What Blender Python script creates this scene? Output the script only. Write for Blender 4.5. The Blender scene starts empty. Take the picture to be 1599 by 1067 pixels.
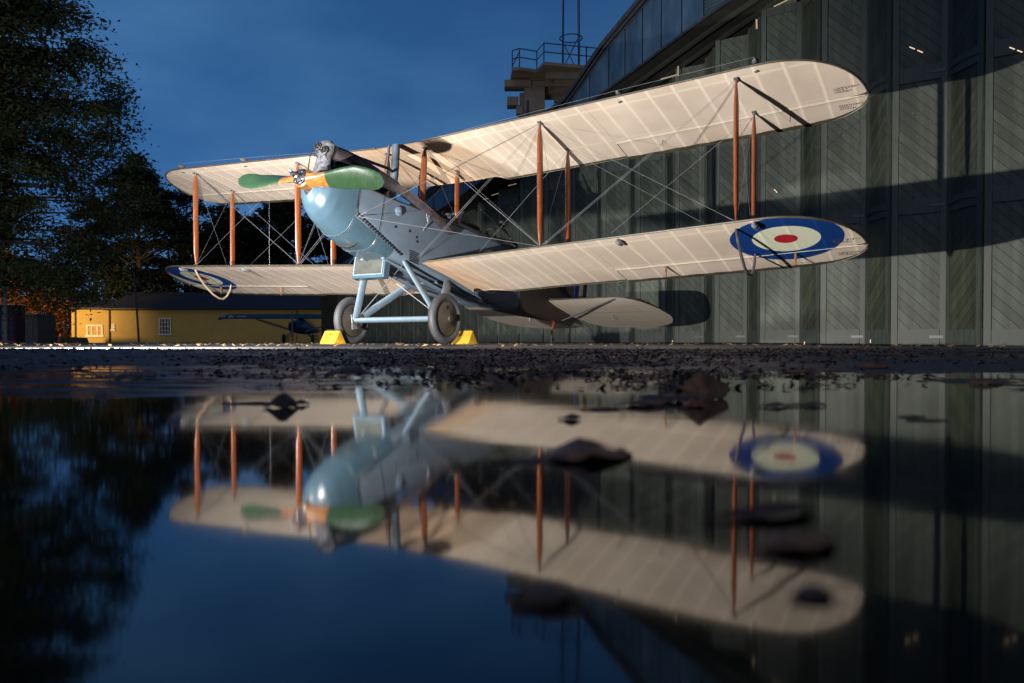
import bpy, bmesh, math, random
from mathutils import Vector, Matrix, noise
R = math.radians
random.seed(7)
S = bpy.context.scene

# ------------------------------------------------------------ camera
cam_d = bpy.data.cameras.new("camera"); cam = bpy.data.objects.new("camera", cam_d)
S.collection.objects.link(cam); S.camera = cam
cam.location = (0, 0, 0.07)
cam.rotation_euler = (R(90) - 0.01533, 0, 0)
cam_d.sensor_width = 36; cam_d.lens = 27.843; cam_d.shift_y = 0.01264
cam_d.clip_start = 0.02; cam_d.clip_end = 6000
cam_d.dof.use_dof = True; cam_d.dof.focus_distance = 11.5; cam_d.dof.aperture_fstop = 6.0
S.view_settings.view_transform = 'Standard'; S.view_settings.look = 'None'
S.view_settings.exposure = 0; S.view_settings.gamma = 1
S.cycles.max_bounces = 6

# ------------------------------------------------------------ dusk sky
W = bpy.data.worlds.new("World"); S.world = W; W.use_nodes = True
nt = W.node_tree; nt.nodes.clear()
def N(t, tp, **k):
    n = t.nodes.new(tp)
    for a, b in k.items():
        if a.startswith('i_'): n.inputs[a[2:].replace('_', ' ')].default_value = b
        else: setattr(n, a, b)
    return n
out = N(nt, 'ShaderNodeOutputWorld'); bg = N(nt, 'ShaderNodeBackground')
tc = N(nt, 'ShaderNodeTexCoord'); sep = N(nt, 'ShaderNodeSeparateXYZ')
nt.links.new(tc.outputs['Generated'], sep.inputs[0])
rmp = N(nt, 'ShaderNodeValToRGB'); cr = rmp.color_ramp
cr.elements[0].position = 0.0; cr.elements[0].color = (0.068, 0.190, 0.42, 1)
cr.elements[1].position = 0.9; cr.elements[1].color = (0.007, 0.026, 0.085, 1)
e = cr.elements.new(0.16); e.color = (0.050, 0.165, 0.385, 1)
e = cr.elements.new(0.42); e.color = (0.028, 0.108, 0.275, 1)
nt.links.new(sep.outputs['Z'], rmp.inputs[0])
nz = N(nt, 'ShaderNodeTexNoise'); nz.inputs['Scale'].default_value = 2.6; nz.inputs['Detail'].default_value = 7
mp = N(nt, 'ShaderNodeMapping'); mp.inputs['Scale'].default_value = (1, 1, 2.6)
nt.links.new(tc.outputs['Generated'], mp.inputs[0]); nt.links.new(mp.outputs[0], nz.inputs['Vector'])
r2 = N(nt, 'ShaderNodeValToRGB'); r2.color_ramp.elements[0].position = .42; r2.color_ramp.elements[0].color = (0.74, .79, .86, 1)
r2.color_ramp.elements[1].position = .68; r2.color_ramp.elements[1].color = (1.45, 1.22, 1.10, 1)
nt.links.new(nz.outputs[0], r2.inputs[0])
mx = N(nt, 'ShaderNodeMix', data_type='RGBA', blend_type='MULTIPLY'); mx.inputs[0].default_value = 1
nt.links.new(rmp.outputs[0], mx.inputs[6]); nt.links.new(r2.outputs[0], mx.inputs[7])
# brighter towards the west (left of the picture)
wst = N(nt, 'ShaderNodeMapRange'); wst.inputs['From Min'].default_value = -0.6; wst.inputs['From Max'].default_value = 0.6
wst.inputs['To Min'].default_value = 1.12; wst.inputs['To Max'].default_value = 0.66
nt.links.new(sep.outputs['X'], wst.inputs[0])
mx2 = N(nt, 'ShaderNodeVectorMath', operation='SCALE')
nt.links.new(mx.outputs[2], mx2.inputs[0]); nt.links.new(wst.outputs[0], mx2.inputs['Scale'])
nt.links.new(mx2.outputs[0], bg.inputs[0]); bg.inputs[1].default_value = 1.0
nt.links.new(bg.outputs[0], out.inputs[0])

# ------------------------------------------------------------ lamps
def spot(name, loc, direction, power, color, size, blend, radius):
    l = bpy.data.lights.new(name, 'SPOT'); l.energy = power; l.color = color
    l.spot_size = size; l.spot_blend = blend; l.shadow_soft_size = radius
    o = bpy.data.objects.new(name, l); S.collection.objects.link(o)
    o.location = loc; o.rotation_euler = Vector(direction).to_track_quat('-Z', 'Y').to_euler(); return o
spot("work_lamp", (-2.9, 5.5, 0.062), (0.03, 1, 0), 5900, (1.0, 0.94, 0.87), R(179), 0.02, 0.03)
spot("side_lamp", (-6.4, 7.6, 1.95), (2.9, 5.6, 0.75), 7500, (1.0, 0.96, 0.93), R(76), 0.9, 0.12)
spot("yard_lamp", (-33, 46, 3.5), (-2, 12, -1.2), 10500, (1.0, 0.66, 0.28), R(84), 1.0, 0.25)
spot("tower_yard_lamp", (5.0, 45.5, 1), (-.1, 0.1, 1), 420, (1.0, 0.66, 0.38), R(70), 0.8, 0.3)

# faint warm fill added behind the camera to brown the leaves and shadows
gl = bpy.data.lights.new("warm_fill", 'SUN'); gl.energy = .24; gl.angle = R(50); gl.color = (1.0, .80, .60)
go = bpy.data.objects.new("warm_fill", gl); S.collection.objects.link(go); go.rotation_euler = Vector((.35, .75, -.5)).to_track_quat('-Z', 'Y').to_euler()

# ------------------------------------------------------------ materials
def ramp(t, elems):
    r = N(t, 'ShaderNodeValToRGB'); c = r.color_ramp
    c.elements[0].position, c.elements[0].color = elems[0][0], (*elems[0][1], 1)
    c.elements[1].position, c.elements[1].color = elems[-1][0], (*elems[-1][1], 1)
    for p, col in elems[1:-1]:
        q = c.elements.new(p); q.color = (*col, 1)
    return r
def M(name, col, rough=.5, metal=0, var=.25, scale=6, bump=0, bscale=40, emit=None, spec=.5, ior=None, stretch=(1, 1, 1), coat=0):
    m = bpy.data.materials.new(name); m.use_nodes = True; t = m.node_tree; b = t.nodes['Principled BSDF']
    b.inputs['Roughness'].default_value = rough; b.inputs['Metallic'].default_value = metal
    b.inputs['Specular IOR Level'].default_value = spec; b.inputs['Coat Weight'].default_value = coat
    if ior: b.inputs['IOR'].default_value = ior
    c = N(t, 'ShaderNodeTexCoord'); mp = N(t, 'ShaderNodeMapping'); mp.inputs['Scale'].default_value = stretch
    t.links.new(c.outputs['Object'], mp.inputs[0])
    n = N(t, 'ShaderNodeTexNoise'); n.inputs['Scale'].default_value = scale; n.inputs['Detail'].default_value = 6
    t.links.new(mp.outputs[0], n.inputs['Vector'])
    lo = tuple(x * (1 - var) for x in col); hi = tuple(min(1, x * (1 + var)) for x in col)
    r = ramp(t, [(.3, lo), (.7, hi)]); t.links.new(n.outputs[0], r.inputs[0]); t.links.new(r.outputs[0], b.inputs['Base Color'])
    rr = N(t, 'ShaderNodeMapRange'); rr.inputs['To Min'].default_value = max(0, rough - .08); rr.inputs['To Max'].default_value = min(1, rough + .1)
    t.links.new(n.outputs[0], rr.inputs[0]); t.links.new(rr.outputs[0], b.inputs['Roughness'])
    if bump:
        n2 = N(t, 'ShaderNodeTexNoise'); n2.inputs['Scale'].default_value = bscale; n2.inputs['Detail'].default_value = 4
        t.links.new(mp.outputs[0], n2.inputs['Vector'])
        bp = N(t, 'ShaderNodeBump'); bp.inputs['Strength'].default_value = bump; bp.inputs['Distance'].default_value = .02
        t.links.new(n2.outputs[0], bp.inputs['Height']); t.links.new(bp.outputs[0], b.inputs['Normal'])
    if emit:
        b.inputs['Emission Color'].default_value = (*emit[0], 1); b.inputs['Emission Strength'].default_value = emit[1]
    return m
def Math(t, op, a, b=None, c=None):
    n = N(t, 'ShaderNodeMath', operation=op)
    for i, v in enumerate((a, b, c)):
        if v is None: continue
        if hasattr(v, 'is_output'): t.links.new(v, n.inputs[i])
        else: n.inputs[i].default_value = v
    return n.outputs[0]
def mixc(t, f, a, b, blend='MIX'):
    n = N(t, 'ShaderNodeMix', data_type='RGBA', blend_type=blend)
    for i, v in ((0, f), (6, a), (7, b)):
        if hasattr(v, 'is_output'): t.links.new(v, n.inputs[i])
        elif i == 0: n.inputs[0].default_value = v
        else: n.inputs[i].default_value = (*v, 1)
    return n.outputs[2]

def linen(name, xle, roundel=False, hspan=True, tail=False):
    """doped unbleached linen: rib tapes across, spar lines along, optional roundel"""
    m = bpy.data.materials.new(name); m.use_nodes = True; t = m.node_tree; b = t.nodes['Principled BSDF']
    c = N(t, 'ShaderNodeTexCoord'); s = N(t, 'ShaderNodeSeparateXYZ'); t.links.new(c.outputs['Object'], s.inputs[0])
    X, Y = s.outputs[0], s.outputs[1]
    ay = Math(t, 'ABSOLUTE', Y)
    def pulse(coord, period, off, pw):
        a = Math(t, 'MULTIPLY_ADD', coord, 2 * math.pi / period, off); a = Math(t, 'COSINE', a)
        a = Math(t, 'MAXIMUM', a, 0.0); return Math(t, 'POWER', a, pw)
    def line(coord, at, w):
        a = Math(t, 'SUBTRACT', coord, at); a = Math(t, 'ABSOLUTE', a)
        q = N(t, 'ShaderNodeMapRange', interpolation_type='SMOOTHSTEP'); q.inputs['From Min'].default_value = w * .5; q.inputs['From Max'].default_value = w
        q.inputs['To Min'].default_value = 1; q.inputs['To Max'].default_value = 0; t.links.new(a, q.inputs[0]); return q.outputs[0]
    nz = N(t, 'ShaderNodeTexNoise'); nz.inputs['Scale'].default_value = 1.3; nz.inputs['Detail'].default_value = 5
    t.links.new(c.outputs['Object'], nz.inputs['Vector'])
    wide = pulse(ay, .335, .6, 11); fine = pulse(ay, .1675, .6 * 1, 3)
    inner = N(t, 'ShaderNodeMapRange', interpolation_type='SMOOTHSTEP'); inner.inputs['From Min'].default_value = 2.1; inner.inputs['From Max'].default_value = 2.9
    inner.inputs['To Min'].default_value = 1; inner.inputs['To Max'].default_value = 0; t.links.new(ay, inner.inputs[0])
    f2 = Math(t, 'MULTIPLY', fine, inner.outputs[0])
    # uneven dope: bands fade in and out along the chord
    wv = N(t, 'ShaderNodeTexNoise'); wv.inputs['Scale'].default_value = 2.4; wv.inputs['Detail'].default_value = 3
    t.links.new(c.outputs['Object'], wv.inputs['Vector'])
    f2 = Math(t, 'MULTIPLY', f2, wv.outputs[0])
    ribs = Math(t, 'MAXIMUM', wide if not tail else pulse(ay, .31, 0, 12), f2)
    sp = line(X, xle - (.19 if not tail else .5), .035)
    sp2 = line(X, xle - (1.06 if not tail else 1.2), .025)
    sp2 = Math(t, 'MULTIPLY', sp2, .6)
    band = Math(t, 'MAXIMUM', sp, sp2); band = Math(t, 'MULTIPLY', band, .32)
    tot = Math(t, 'MAXIMUM', Math(t, 'MULTIPLY', ribs, .52), band)
    base = ramp(t, [(.3, (.400, .335, .275)), (.55, (.455, .385, .320)), (.75, (.510, .440, .370))]); t.links.new(nz.outputs[0], base.inputs[0])
    col = mixc(t, tot, base.outputs[0], (.68, .60, .49))
    # warm varnish stain near the wing root
    st = N(t, 'ShaderNodeMapRange', interpolation_type='SMOOTHSTEP'); st.inputs['From Min'].default_value = .45; st.inputs['From Max'].default_value = 1.5
    st.inputs['To Min'].default_value = .75; st.inputs['To Max'].default_value = 0; t.links.new(ay, st.inputs[0])
    sv = Math(t, 'MULTIPLY', st.outputs[0], wv.outputs[0])
    if not tail: col = mixc(t, sv, col, (.55, .30, .11))
    if tail: col = mixc(t, .55, col, (.80, .72, .60))  # same linen, lightened in colour to stand in for light on the tail
    if roundel:
        dx = Math(t, 'ADD', X, .70); dy = Math(t, 'SUBTRACT', ay, 5.58)
        rr = Math(t, 'SQRT', Math(t, 'ADD', Math(t, 'MULTIPLY', dx, dx), Math(t, 'MULTIPLY', dy, dy)))
        inb = Math(t, 'LESS_THAN', rr, .675); inw = Math(t, 'LESS_THAN', rr, .405); inr = Math(t, 'LESS_THAN', rr, .14)
        blue = mixc(t, Math(t, 'MULTIPLY', ribs, .25), (.002, .027, .135), (.012, .06, .22))
        wht = mixc(t, Math(t, 'MULTIPLY', ribs, .5), (.50, .52, .40), (.62, .62, .50))
        col = mixc(t, inb, col, blue); col = mixc(t, inw, col, wht); col = mixc(t, inr, col, (.30, .012, .02))
    t.links.new(col, b.inputs['Base Color'])
    b.inputs['Roughness'].default_value = .55; b.inputs['Specular IOR Level'].default_value = .25
    # weave + rib sag bump
    h = Math(t, 'MULTIPLY_ADD', nz.outputs[0], .6, Math(t, 'MULTIPLY', ribs, .5))
    bp = N(t, 'ShaderNodeBump'); bp.inputs['Strength'].default_value = .35; bp.inputs['Distance'].default_value = .02
    t.links.new(h, bp.inputs['Height']); t.links.new(bp.outputs[0], b.inputs['Normal'])
    return m
mat_top = M("khaki_dope", (.045, .038, .025), .5, var=.3)
mat_linenU = linen("linen_upper", .343); mat_linenL = linen("linen_lower", 0, True); mat_linenT = linen("linen_tail", -4.4, tail=True)
mat_cowl = M("pale_blue_paint", (.040, .075, .103), .27, var=.13, scale=2.2, coat=.3, bump=.07, bscale=6, stretch=(1, 1, .6))
mat_grey = M("blue_grey_paint", (.110, .150, .198), .5, var=.10, scale=4, bump=.05, bscale=30)
mat_gear = M("grey_gear_paint", (.125, .175, .22), .3, var=.10, scale=10)
mat_brown = M("brown_linen", (.050, .038, .030), .6, var=.25, scale=5, stretch=(6, 1, .6))
mat_deck = M("dark_metal_deck", (.075, .075, .082), .45, var=.2)
mat_dark = M("oily_black", (.014, .013, .013), .45, var=.5, scale=20, bump=.4)
mat_alu = M("aluminium", (.24, .25, .27), .30, metal=.5, var=.15, scale=20, bump=.3, bscale=30)
mat_steel = M("steel_wire", (.24, .25, .27), .35, metal=.55, var=.1)
mat_exh = M("exhaust_steel", (.20, .17, .19), .38, metal=.8, var=.35, scale=8)
mat_wood = M("varnished_spruce", (.185, .048, .012), .28, var=.28, scale=5, stretch=(6, 6, .5), coat=.6)
mat_propw = M("laminated_mahogany", (.17, .068, .015), .25, var=.45, scale=9, stretch=(5, 1, 5), coat=.8)
mat_propg = M("green_paint", (.015, .036, .016), .26, var=.12, scale=5, coat=.5, bump=.06, bscale=60)
mat_tyre = M("grey_rubber", (.042, .043, .047), .6, var=.12)
mat_disc = M("olive_fabric", (.045, .038, .028), .34, var=.2, scale=4)
mat_red = M("dull_red", (.05, .006, .010), .6)
mat_blue = M("dark_blue", (.006, .03, .17), .5)
mat_cream = M("cream_paint", (.42, .40, .30), .5)
mat_yel = M("chock_yellow", (.46, .27, .02), .5, var=.28, scale=9)
mat_ink = M("stencil_ink", (.05, .035, .03), .7)
mat_inkr = M("red_ink", (.35, .08, .02), .7)
mat_soot = M("radiator_core", (.035, .040, .031), .55, var=.4, scale=5, bump=.5, bscale=200)

# ------------------------------------------------------------ mesh helpers
class MB:
    def __init__(s): s.v = []; s.f = []; s.m = []
    def add(s, vs, fs, mi=0):
        o = len(s.v); s.v += [tuple(x) for x in vs]
        for f in fs: s.f.append(tuple(o + i for i in f)); s.m.append(mi)
    def box(s, c, size, rot=None, mi=0, bev=0):
        hx, hy, hz = (x / 2 for x in size); rot = rot or Matrix.Identity(3)
        vs = [Vector(c) + rot @ Vector((x * hx, y * hy, z * hz)) for x in (-1, 1) for y in (-1, 1) for z in (-1, 1)]
        s.add(vs, [(0, 1, 3, 2), (4, 6, 7, 5), (0, 4, 5, 1), (2, 3, 7, 6), (0, 2, 6, 4), (1, 5, 7, 3)], mi)
    def tube(s, pts, rad, seg=8, mi=0, cap=True, flat=None):
        pts = [Vector(p) for p in pts]; n = len(pts)
        if not isinstance(rad, (list, tuple)): rad = [rad] * n
        rings = []; prev = None
        for i, p in enumerate(pts):
            d = (pts[min(i + 1, n - 1)] - pts[max(i - 1, 0)]).normalized()
            if flat is not None: a = Vector(flat[0]); a = (a - d * a.dot(d)).normalized()
            else:
                a = prev if prev is not None else (Vector((0, 0, 1)) if abs(d.z) < .9 else Vector((1, 0, 0)))
                a = (a - d * a.dot(d)).normalized()
            prev = a; b = d.cross(a); r = rad[i]; k = flat[1] if flat is not None else 1
            rings.append([p + (a * math.cos(2 * math.pi * j / seg) * r * k + b * math.sin(2 * math.pi * j / seg) * r) for j in range(seg)])
        vs = [q for r in rings for q in r]; fs = []
        for i in range(n - 1):
            for j in range(seg):
                a = i * seg + j; b_ = i * seg + (j + 1) % seg; fs.append((a, b_, b_ + seg, a + seg))
        if cap: fs.append(tuple(range(seg))[::-1]); fs.append(tuple((n - 1) * seg + j for j in range(seg)))
        s.add(vs, fs, mi)
    def lathe(s, c, axis, prof, seg=32, mi=0, ref=None):
        ax = Vector(axis).normalized(); a = Vector((0, 0, 1)) if abs(ax.z) < .9 else Vector((1, 0, 0))
        a = (a - ax * a.dot(ax)).normalized(); b = ax.cross(a); c = Vector(c)
        vs = [c + ax * h + (a * math.cos(2 * math.pi * j / seg) + b * math.sin(2 * math.pi * j / seg)) * r for h, r in prof for j in range(seg)]
        fs = [(i * seg + j, i * seg + (j + 1) % seg, (i + 1) * seg + (j + 1) % seg, (i + 1) * seg + j) for i in range(len(prof) - 1) for j in range(seg)]
        s.add(vs, fs, mi)
    def grid(s, rows, mi=0, closed=False, flip=False):
        n = len(rows); k = len(rows[0]); vs = [p for r in rows for p in r]; fs = []
        for i in range(n - 1):
            for j in range(k if closed else k - 1):
                f = (i * k + j, i * k + (j + 1) % k, (i + 1) * k + (j + 1) % k, (i + 1) * k + j); fs.append(f[::-1] if flip else f)
        s.add(vs, fs, mi)
    def build(s, name, mats, parent=None, smooth=False, fix=True, bevel=0):
        me = bpy.data.meshes.new(name); me.from_pydata(s.v, [], s.f)
        if not isinstance(mats, (list, tuple)): mats = [mats]
        for m in mats: me.materials.append(m)
        for p, i in zip(me.polygons, s.m): p.material_index = i
        if fix:
            bm = bmesh.new(); bm.from_mesh(me); bmesh.ops.recalc_face_normals(bm, faces=bm.faces); bm.to_mesh(me); bm.free()
        o = bpy.data.objects.new(name, me); S.collection.objects.link(o)
        if smooth:
            for p in me.polygons: p.use_smooth = True
            me.set_sharp_from_angle(angle=R(35))
        if parent is not None: o.parent = parent
        if bevel:
            md = o.modifiers.new('bevel', 'BEVEL'); md.width = bevel; md.segments = 2; md.limit_method = 'ANGLE'
        return o
def tag(o, label=None, cat=None, group=None, kind=None):
    for k, v in (('label', label), ('category', cat), ('group', group), ('kind', kind)):
        if v: o[k] = v
    return o
def empty(name, loc, rot=(0, 0, 0)):
    o = bpy.data.objects.new(name, None); o.empty_display_size = .2; S.collection.objects.link(o); o.location = loc
    if rot != (0, 0, 0): o.rotation_euler = rot
    return o
def text(name, body, size, mat, parent, mtx):
    c = bpy.data.curves.new(name, 'FONT'); c.body = body; c.size = size; c.extrude = .0008; c.space_line = 1.1; c.space_character = 1.35
    t_ = bpy.data.objects.new(name, c); S.collection.objects.link(t_)
    dg = bpy.context.evaluated_depsgraph_get(); me = bpy.data.meshes.new_from_object(t_.evaluated_get(dg)); bpy.data.objects.remove(t_)
    o = bpy.data.objects.new(name, me); me.materials.clear(); me.materials.append(mat); S.collection.objects.link(o)
    if parent is not None: o.parent = parent
    o.matrix_local = mtx; return o

# ------------------------------------------------------------ ground and puddle
def sm(a, b, x):
    t = max(0, min(1, (x - a) / (b - a))); return t * t * (3 - 2 * t)
def lerpt(tab, x):
    if x <= tab[0][0]: return tab[0][1]
    for (a, p), (b, q) in zip(tab, tab[1:]):
        if x <= b: return p + (q - p) * (x - a) / (b - a)
    return tab[-1][1]
HP = [(-3, -.012), (.9, -.012), (1.15, -.0055), (1.5, -.0036), (2.0, -.0020), (2.6, -.0002), (3.1, .004), (3.6, .011), (4.3, .019), (5.6, .026), (8, .034), (11.5, .041), (20, .043)]
def gh(x, y):
    n1 = noise.noise((x * .9 + 7, y * 1.5, 0)); n2 = noise.noise((x * 3.1, y * 5.0, 4)); n3 = noise.noise((x * 30, y * 34, 9))
    # the shore lies nearer on the right hand side of the picture
    ys = y + 1.0 * sm(.05, .9, x) * (1 - sm(2.4, 4.2, y)) + .30 * sm(-.2, -1.0, x) * (1 - sm(2.6, 3.4, y))
    h = lerpt(HP, ys)
    if y < 0: h = lerpt(HP, -y * .7)
    amp = sm(1.0, 1.5, ys)
    h += amp * (.0034 * n1 + .0022 * n2 + .0010 * n3)
    # pavement falls towards the near end of the hangar
    s = sm(3.0, 9.0, x - .25 * (y - 12)) * sm(6, 12, y)
    h -= .062 * s
    return h
def geo(a, b, s0, g):
    r = [a]; s = s0
    while r[-1] < b: r.append(r[-1] + s); s *= g
    return r
fy = geo(.8, 5.5, .012, 1.0055); ys_ = [-900, -300, -100, -40, -15, -6, -3, -1, 0, .3, .6] + fy + geo(fy[-1] + .1, 3500, .12, 1.12)
fx = geo(0, 5.0, .018, 1.006); fx = fx + geo(fx[-1] + .1, 3500, .16, 1.18); xs_ = [-x for x in fx[:0:-1]] + fx
g = MB(); g.grid([[(x, y, gh(x, y) if (-3 < y < 60 and abs(x) < 40) else .043) for x in xs_] for y in ys_])
def asphalt():
    m = bpy.data.materials.new("asphalt"); m.use_nodes = True; t = m.node_tree; b = t.nodes['Principled BSDF']
    c = N(t, 'ShaderNodeTexCoord'); 
    n = N(t, 'ShaderNodeTexNoise'); n.inputs['Scale'].default_value = 1.1; n.inputs['Detail'].default_value = 8
    v = N(t, 'ShaderNodeTexVoronoi'); v.inputs['Scale'].default_value = 95
    n2 = N(t, 'ShaderNodeTexNoise'); n2.inputs['Scale'].default_value = 60; n2.inputs['Detail'].default_value = 3
    for q in (n, v, n2): t.links.new(c.outputs['Object'], q.inputs['Vector'])
    r = ramp(t, [(.3, (.045, .045, .048)), (.7, (.085, .083, .083))]); t.links.new(n.outputs[0], r.inputs[0])
    r3 = ramp(t, [(0, (.6, .6, .62)), (.5, (1, 1, 1)), (1, (2.2, 2.1, 2.0))]); t.links.new(n2.outputs[0], r3.inputs[0])
    col = mixc(t, 1.0, r.outputs[0], r3.outputs[0], 'MULTIPLY'); t.links.new(col, b.inputs['Base Color'])
    rr = N(t, 'ShaderNodeMapRange'); rr.inputs['From Min'].default_value = .35; rr.inputs['From Max'].default_value = .65
    rr.inputs['To Min'].default_value = .30; rr.inputs['To Max'].default_value = .72; t.links.new(n.outputs[0], rr.inputs[0]); t.links.new(rr.outputs[0], b.inputs['Roughness'])
    b.inputs['Specular IOR Level'].default_value = .35
    bp = N(t, 'ShaderNodeBump'); bp.inputs['Strength'].default_value = .5; bp.inputs['Distance'].default_value = .004
    h = Math(t, 'MULTIPLY_ADD', v.outputs[0], -1.0, n2.outputs[0]); t.links.new(h, bp.inputs['Height']); t.links.new(bp.outputs[0], b.inputs['Normal'])
    return m
ground = g.build("ground", asphalt(), smooth=True, fix=False); tag(ground, kind='structure')
def water():
    m = bpy.data.materials.new("puddle_water"); m.use_nodes = True; t = m.node_tree; b = t.nodes['Principled BSDF']
    b.inputs['Base Color'].default_value = (.004, .005, .006, 1); b.inputs['Roughness'].default_value = .05
    b.inputs['IOR'].default_value = 1.62; b.inputs['Specular IOR Level'].default_value = .5
    c = N(t, 'ShaderNodeTexCoord')
    n = N(t, 'ShaderNodeTexNoise'); n.inputs['Scale'].default_value = 9; n.inputs['Detail'].default_value = 2
    mp = N(t, 'ShaderNodeMapping'); mp.inputs['Scale'].default_value = (1, 1.6, 1)
    t.links.new(c.outputs['Object'], mp.inputs[0]); t.links.new(mp.outputs[0], n.inputs['Vector'])
    s = N(t, 'ShaderNodeSeparateXYZ'); t.links.new(c.outputs['Object'], s.inputs[0])
    n3 = N(t, 'ShaderNodeTexNoise'); n3.inputs['Scale'].default_value = 2.2; t.links.new(c.outputs['Object'], n3.inputs['Vector'])
    yy = Math(t, 'MULTIPLY_ADD', n3.outputs[0], .9, s.outputs[1])
    a = N(t, 'ShaderNodeMapRange', interpolation_type='SMOOTHSTEP'); a.inputs['From Min'].default_value = 1.42; a.inputs['From Max'].default_value = 1.62; t.links.new(yy, a.inputs[0])
    q = N(t, 'ShaderNodeMapRange', interpolation_type='SMOOTHSTEP'); q.inputs['From Min'].default_value = -.12; q.inputs['From Max'].default_value = -.42; t.links.new(s.outputs[0], q.inputs[0])
    n4 = N(t, 'ShaderNodeTexNoise'); n4.inputs['Scale'].default_value = 3.0; n4.inputs['Detail'].default_value = 5
    m4 = N(t, 'ShaderNodeMapping'); m4.inputs['Scale'].default_value = (1.2, 5, 1); t.links.new(c.outputs['Object'], m4.inputs[0]); t.links.new(m4.outputs[0], n4.inputs['Vector'])
    w4 = N(t, 'ShaderNodeMapRange', interpolation_type='SMOOTHSTEP'); w4.inputs['From Min'].default_value = .40; w4.inputs['From Max'].default_value = .56; t.links.new(n4.outputs[0], w4.inputs[0])
    sh = Math(t, 'MULTIPLY', Math(t, 'MULTIPLY', a.outputs[0], q.outputs[0]), w4.outputs[0])
    ro = Math(t, 'MULTIPLY_ADD', sh, .36, .05); t.links.new(ro, b.inputs['Roughness'])
    bp = N(t, 'ShaderNodeBump'); bp.inputs['Strength'].default_value = .012; bp.inputs['Distance'].default_value = .01
    t.links.new(n.outputs[0], bp.inputs['Height']); t.links.new(bp.outputs[0], b.inputs['Normal'])
    return m
w = MB(); w.add([(-14, -2.9, 0), (14, -2.9, 0), (14, 4.0, 0), (-14, 4.0, 0)], [(0, 1, 2, 3)])
puddle = w.build("puddle", water()); tag(puddle, kind='structure')
def gpix(u, v):
    """a point on the ground for a bearing and dip, used to lay the leaves where they lie"""
    a = (u - 799.5) / 1236.7
    d = .1
    while d < 12:
        if (534.8 + 1236.7 * (.07 - max(0, gh(a * d, d))) / d) <= v: break
        d *= 1.004
    return a * d, d

# ------------------------------------------------------------ biplane
YAW = R(31.24392); PIT = R(11.21769); ROL = R(.10015)
O0 = Vector((-1.7385, 12.15138, 1.2686)); INC = R(3); ZO = 1.21
def rotmat():
    F = Vector((-math.sin(YAW), -math.cos(YAW), 0)); P = Vector((math.cos(YAW), -math.sin(YAW), 0)); U = Vector((0, 0, 1))
    fw = F * math.cos(PIT) + U * math.sin(PIT); up = U * math.cos(PIT) - F * math.sin(PIT)
    p2 = P * math.cos(ROL) + up * math.sin(ROL); u2 = up * math.cos(ROL) - P * math.sin(ROL)
    return Matrix((fw, p2, u2)).transposed()
RM = rotmat()
plane = empty("biplane", O0 + RM @ Vector((0, 0, -ZO))); plane.rotation_euler = RM.to_euler()
tag(plane, "vintage two-bay biplane with pale linen wings, roundels and green propeller on wet tarmac", "biplane")
def W2(b): return O0 + RM @ Vector(b)
def bb(name, mb, mats, parent=None, smooth=True, **k):
    mb.v = [(x, y, z + ZO) for x, y, z in mb.v]
    return mb.build(name, mats, parent or plane, smooth, **k)
H = 6.46; CH = 1.625; A1 = .186; A2 = 1.061; YO = 5.094; YI = 2.365; YC = .37
def dih(y): return max(0, abs(y) - .45) * math.tan(R(3.0))
def Upt(y, a, dz=0): return (.343 - a * math.cos(INC), y, 1.784 + dih(y) - a * math.sin(INC) + dz)
def Lpt(y, a, dz=0):
    q = min(1, max(0, (abs(y) - 2) / 3)); i = INC + R(.5) + R(1.0) * q
    return (-a * math.cos(i), y, dih(y) - .008 * q - a * math.sin(i) + dz)
def foil(c, side):
    c = max(0, min(1, c))
    if side: return .085 * (math.sqrt(max(c, 0)) * 1.35 * (1 - c) ** .95 + .12 * c * (1 - c)) * 1.62
    return -.012 * math.sqrt(c) * (1 - c) * 1.6 + .020 * math.sin(math.pi * c) ** 1.5 * 1.0
def tipLE(y):
    y = abs(y)
    return 0 if y < 5.3 else 1.15 * (1 - math.sqrt(max(0, 1 - ((y - 5.3) / 1.165) ** 2.4)))
def tipTE(y, base):
    y = abs(y)
    return base if y < 5.55 else base - (base - 1.15) * (1 - math.sqrt(max(0, 1 - ((y - 5.55) / .915) ** 2.2)))
def wing(PT, ys, le, te, name, mats, parent=None, nC=26):
    m = MB(); up = []; lo = []
    for y in ys:
        a0, a1 = le(y), te(y); ru = []; rl = []
        th = 1.0 if abs(y) < 5.4 else max(.0, math.sqrt(max(0, 1 - ((abs(y) - 5.4) / 1.066) ** 2)))
        for i in range(nC + 1):
            k = i / nC; k = k * k * (3 - 2 * k) * .6 + k * .4; a = a0 + (a1 - a0) * k; c = a / CH
            zu, zl = foil(c, 1), foil(c, 0)
            if 0 < a0 < 1.1 and abs(y) > 5.3:   # close the tip rim
                rim = min(1, math.sqrt(max(0, (a - a0) / .25)))
            else: rim = 1
            tail = min(1, max(0, (a1 - a) / .1))
            sag = .003 * (0.5 + .5 * math.cos(abs(y) * 2 * math.pi / .335 + .6)) * math.sin(math.pi * min(1, max(0, k)))
            zu = (zu - zl) * th * rim * (tail * .9 + .1) + zl
            ru.append(PT(y, a, zu)); rl.append(PT(y, a, zl + .006 - sag if k not in (0, 1) else zl))
        up.append(ru); lo.append(rl)
    m.grid(up, 1); m.grid(lo, 0)
    for r0, r1 in ((up[0], lo[0]), (up[-1], lo[-1])):
        m.grid([r0, r1], 1)
    m.grid([[r[0] for r in up], [r[0] for r in lo]], 1); m.grid([[r[-1] for r in up], [r[-1] for r in lo]], 1)
    o = bb(name, m, mats, parent, fix=False)
    return o
def span(a, b, n): return [a + (b - a) * i / n for i in range(n + 1)]
tipys = [5.4 + 1.064 * math.sin(math.pi / 2 * i / 16) for i in range(17)]
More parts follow.
